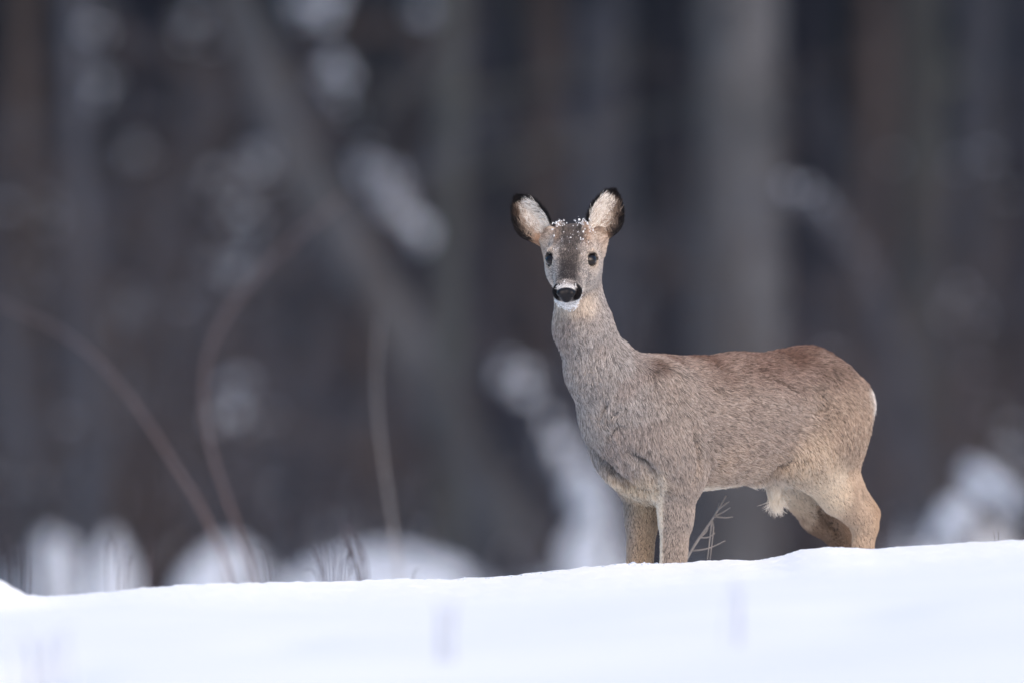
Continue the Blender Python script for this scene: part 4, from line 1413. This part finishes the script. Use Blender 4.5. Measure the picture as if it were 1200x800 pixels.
tuft("dry_herb", [[(388, 688), (376, 660), (364, 634)], [(390, 688), (384, 662), (381, 634)], [(392, 688), (392, 655), (389, 640)], [(394, 688), (400, 660), (404, 640)], [(396, 688), (393, 668), (397, 645)],
                  [(384, 688), (372, 676), (356, 667)], [(386, 688), (372, 655), (358, 640)], [(398, 688), (408, 655), (409, 633)], [(390, 688), (378, 650), (372, 632)], [(391, 688), (388, 664), (384, 645)], [(395, 688), (398, 670), (401, 652)], [(396, 688), (412, 668), (418, 655)], [(389, 688), (380, 672), (368, 650)]], 1.6, 1.7, M_TWIG, "low tuft of dry brown herb stalks on the crest, left of the taller spike", "dry herbs on the crest")
tuft("dry_herb", [[(434, 692), (424, 656), (412, 622), (406, 606)], [(432, 690), (416, 655), (402, 628), (397, 606)], [(433, 690), (420, 650), (416, 625), (413, 608)], [(430, 688), (418, 664), (406, 640), (399, 620)],
                  [(412, 648), (409, 630), (404, 610)], [(404, 690), (403, 666), (414, 645)], [(433, 690), (428, 668), (420, 648)], [(431, 690), (412, 650), (407, 618)], [(434, 690), (426, 652), (409, 612)], [(432, 690), (420, 668), (411, 650), (402, 618)], [(478, 690), (484, 678), (490, 666)], [(436, 692), (431, 660), (418, 630)]], 1.6, 1.8, M_TWIG, "taller leaning spike of dry brown herb, right of the low tuft", "dry herbs on the crest")
tuft("dry_herb", [[(134, 705), (136, 665), (128, 625)], [(136, 705), (141, 670), (150, 640)], [(132, 705), (126, 665), (130, 630)], [(138, 705), (148, 675), (152, 655)]], 3.2, 2.2, M_TWIG, "faint dry herb before the narrow snow mound at far left", "dry herbs on the crest")
tuft("dry_herb", [[(20, 705), (14, 660), (4, 630)], [(24, 705), (26, 668), (16, 640)], [(34, 705), (34, 670), (30, 640)], [(8, 705), (6, 670), (-4, 650)]], 3.6, 2.4, M_TWIG, "dry stalks leaning at the picture's left edge", "dry herbs on the crest")
tuft("dry_herb", [[(172, 705), (176, 670), (182, 632)], [(170, 705), (174, 680), (176, 660)]], 4.0, 3.0, M_TWIG, "short brown stalk right of the narrow snow mound", "dry herbs on the crest")
tuft("dry_herb", [[(1172, 642), (1166, 632), (1163, 622)], [(1173, 642), (1170, 630), (1171, 624)]], 0.3, 1.0, M_TWIG, "tiny twig tip poking out of the snow at right", "dry herbs on the crest")
tuft("dry_herb", [[(5, 715), (9, 708), (11, 703)]], -0.75, 1.0, M_TWIG, "tiny dark twig sticking out of the drift at far left", "dry herbs on the crest")
tuft("dry_herb", [[(326, 690), (312, 668), (296, 640)], [(328, 690), (318, 668), (310, 652)]], 3.0, 1.6, M_TWIG, "thin dark stalk crossing the foot of the curved stems", "dry herbs on the crest")

# thin grass blades in the near foreground, far out of focus
def blades(cx, y0, top, spread, n_, Y, w, label, seed):
    r_ = np.random.default_rng(seed)
    st = []
    for q in range(n_):
        x0 = cx + r_.normal() * spread * 0.4
        h_ = (y0 - top) * r_.uniform(0.45, 1.0)
        ln_ = r_.normal() * spread * 0.8
        st.append([(x0, y0), (x0 + ln_ * 0.35, y0 - h_ * 0.55), (x0 + ln_, y0 - h_)])
    tuft("grass_tuft", st, Y, w, M_TWIG, label, "foreground grass")


blades(525, 744, 690, 26, 7, -5.4, 0.9, "faint blurred grass blades in the snow below the bank, left of the deer", 1)
blades(868, 724, 668, 24, 6, -5.2, 0.7, "faint blurred grass blades in the snow under the deer's belly", 2)
blades(45, 785, 716, 28, 9, -6.0, 1.3, "faint blurred grass blades in the snow at the lower left corner", 3)

# the branching twig right behind the near foreleg
TY = 0.12
stem("dry_twig", [(797, 672, TY), (806, 652, TY), (818, 632, TY), (832, 612, TY), (842, 596, TY), (851, 580, TY)], 4.2, M_TWIG_PALE,
     "pale branching dry twig right behind the deer's near foreleg", "twig", None,
     [[(833, 611, TY), (840, 598, TY + .02), (843, 588, TY + .03)], [(836, 606, TY), (848, 599, TY), (856, 594, TY)], [(838, 606, TY), (850, 606, TY), (859, 605, TY)], [(843, 598, TY), (850, 590, TY), (855, 587, TY)],
      [(820, 633, TY), (830, 629, TY), (838, 624, TY)], [(812, 648, TY), (830, 642, TY), (850, 633, TY)], [(822, 628, TY), (828, 622, TY), (830, 614, TY)], [(835, 610, TY), (836, 620, TY), (832, 655, TY)],
      [(808, 648, TY), (804, 636, TY), (803, 626, TY)], [(836, 612, TY), (832, 630, TY), (829, 655, TY)]], 0.4)

# loose snow kicked up where the forelegs enter the drift
rr = np.random.default_rng(77)
cb = MB()
for k in range(70):
    px = rr.choice([743, 752, 790, 1000]) + rr.normal() * 9
    Yk = -0.27 + rr.uniform(-0.02, 0.10)
    c = at(px, 600, Yk); c[2] = gz(c[0], Yk) + 0.001
    r_ = rr.uniform(0.0015, 0.0065)
    cb.add(c + _iv * r_ * rr.uniform(0.7, 1.25, (12, 1)), _if)
for k in range(260):
    px = rr.uniform(440, 860)
    Yk = -0.30 + rr.uniform(-0.05, 0.03)
    c = at(px, 600, Yk); c[2] = gz(c[0], Yk)
    cb.add(c + _iv * (0.0006 + 0.0022 * rr.uniform() ** 3) * rr.uniform(0.7, 1.25, (12, 1)), _if)
o = cb.build("snow_crumbs", M_SNOWCAP)
tag(o, "loose snow crumbs around the deer's forelegs on the crest", "snow crumbs", None, "stuff")
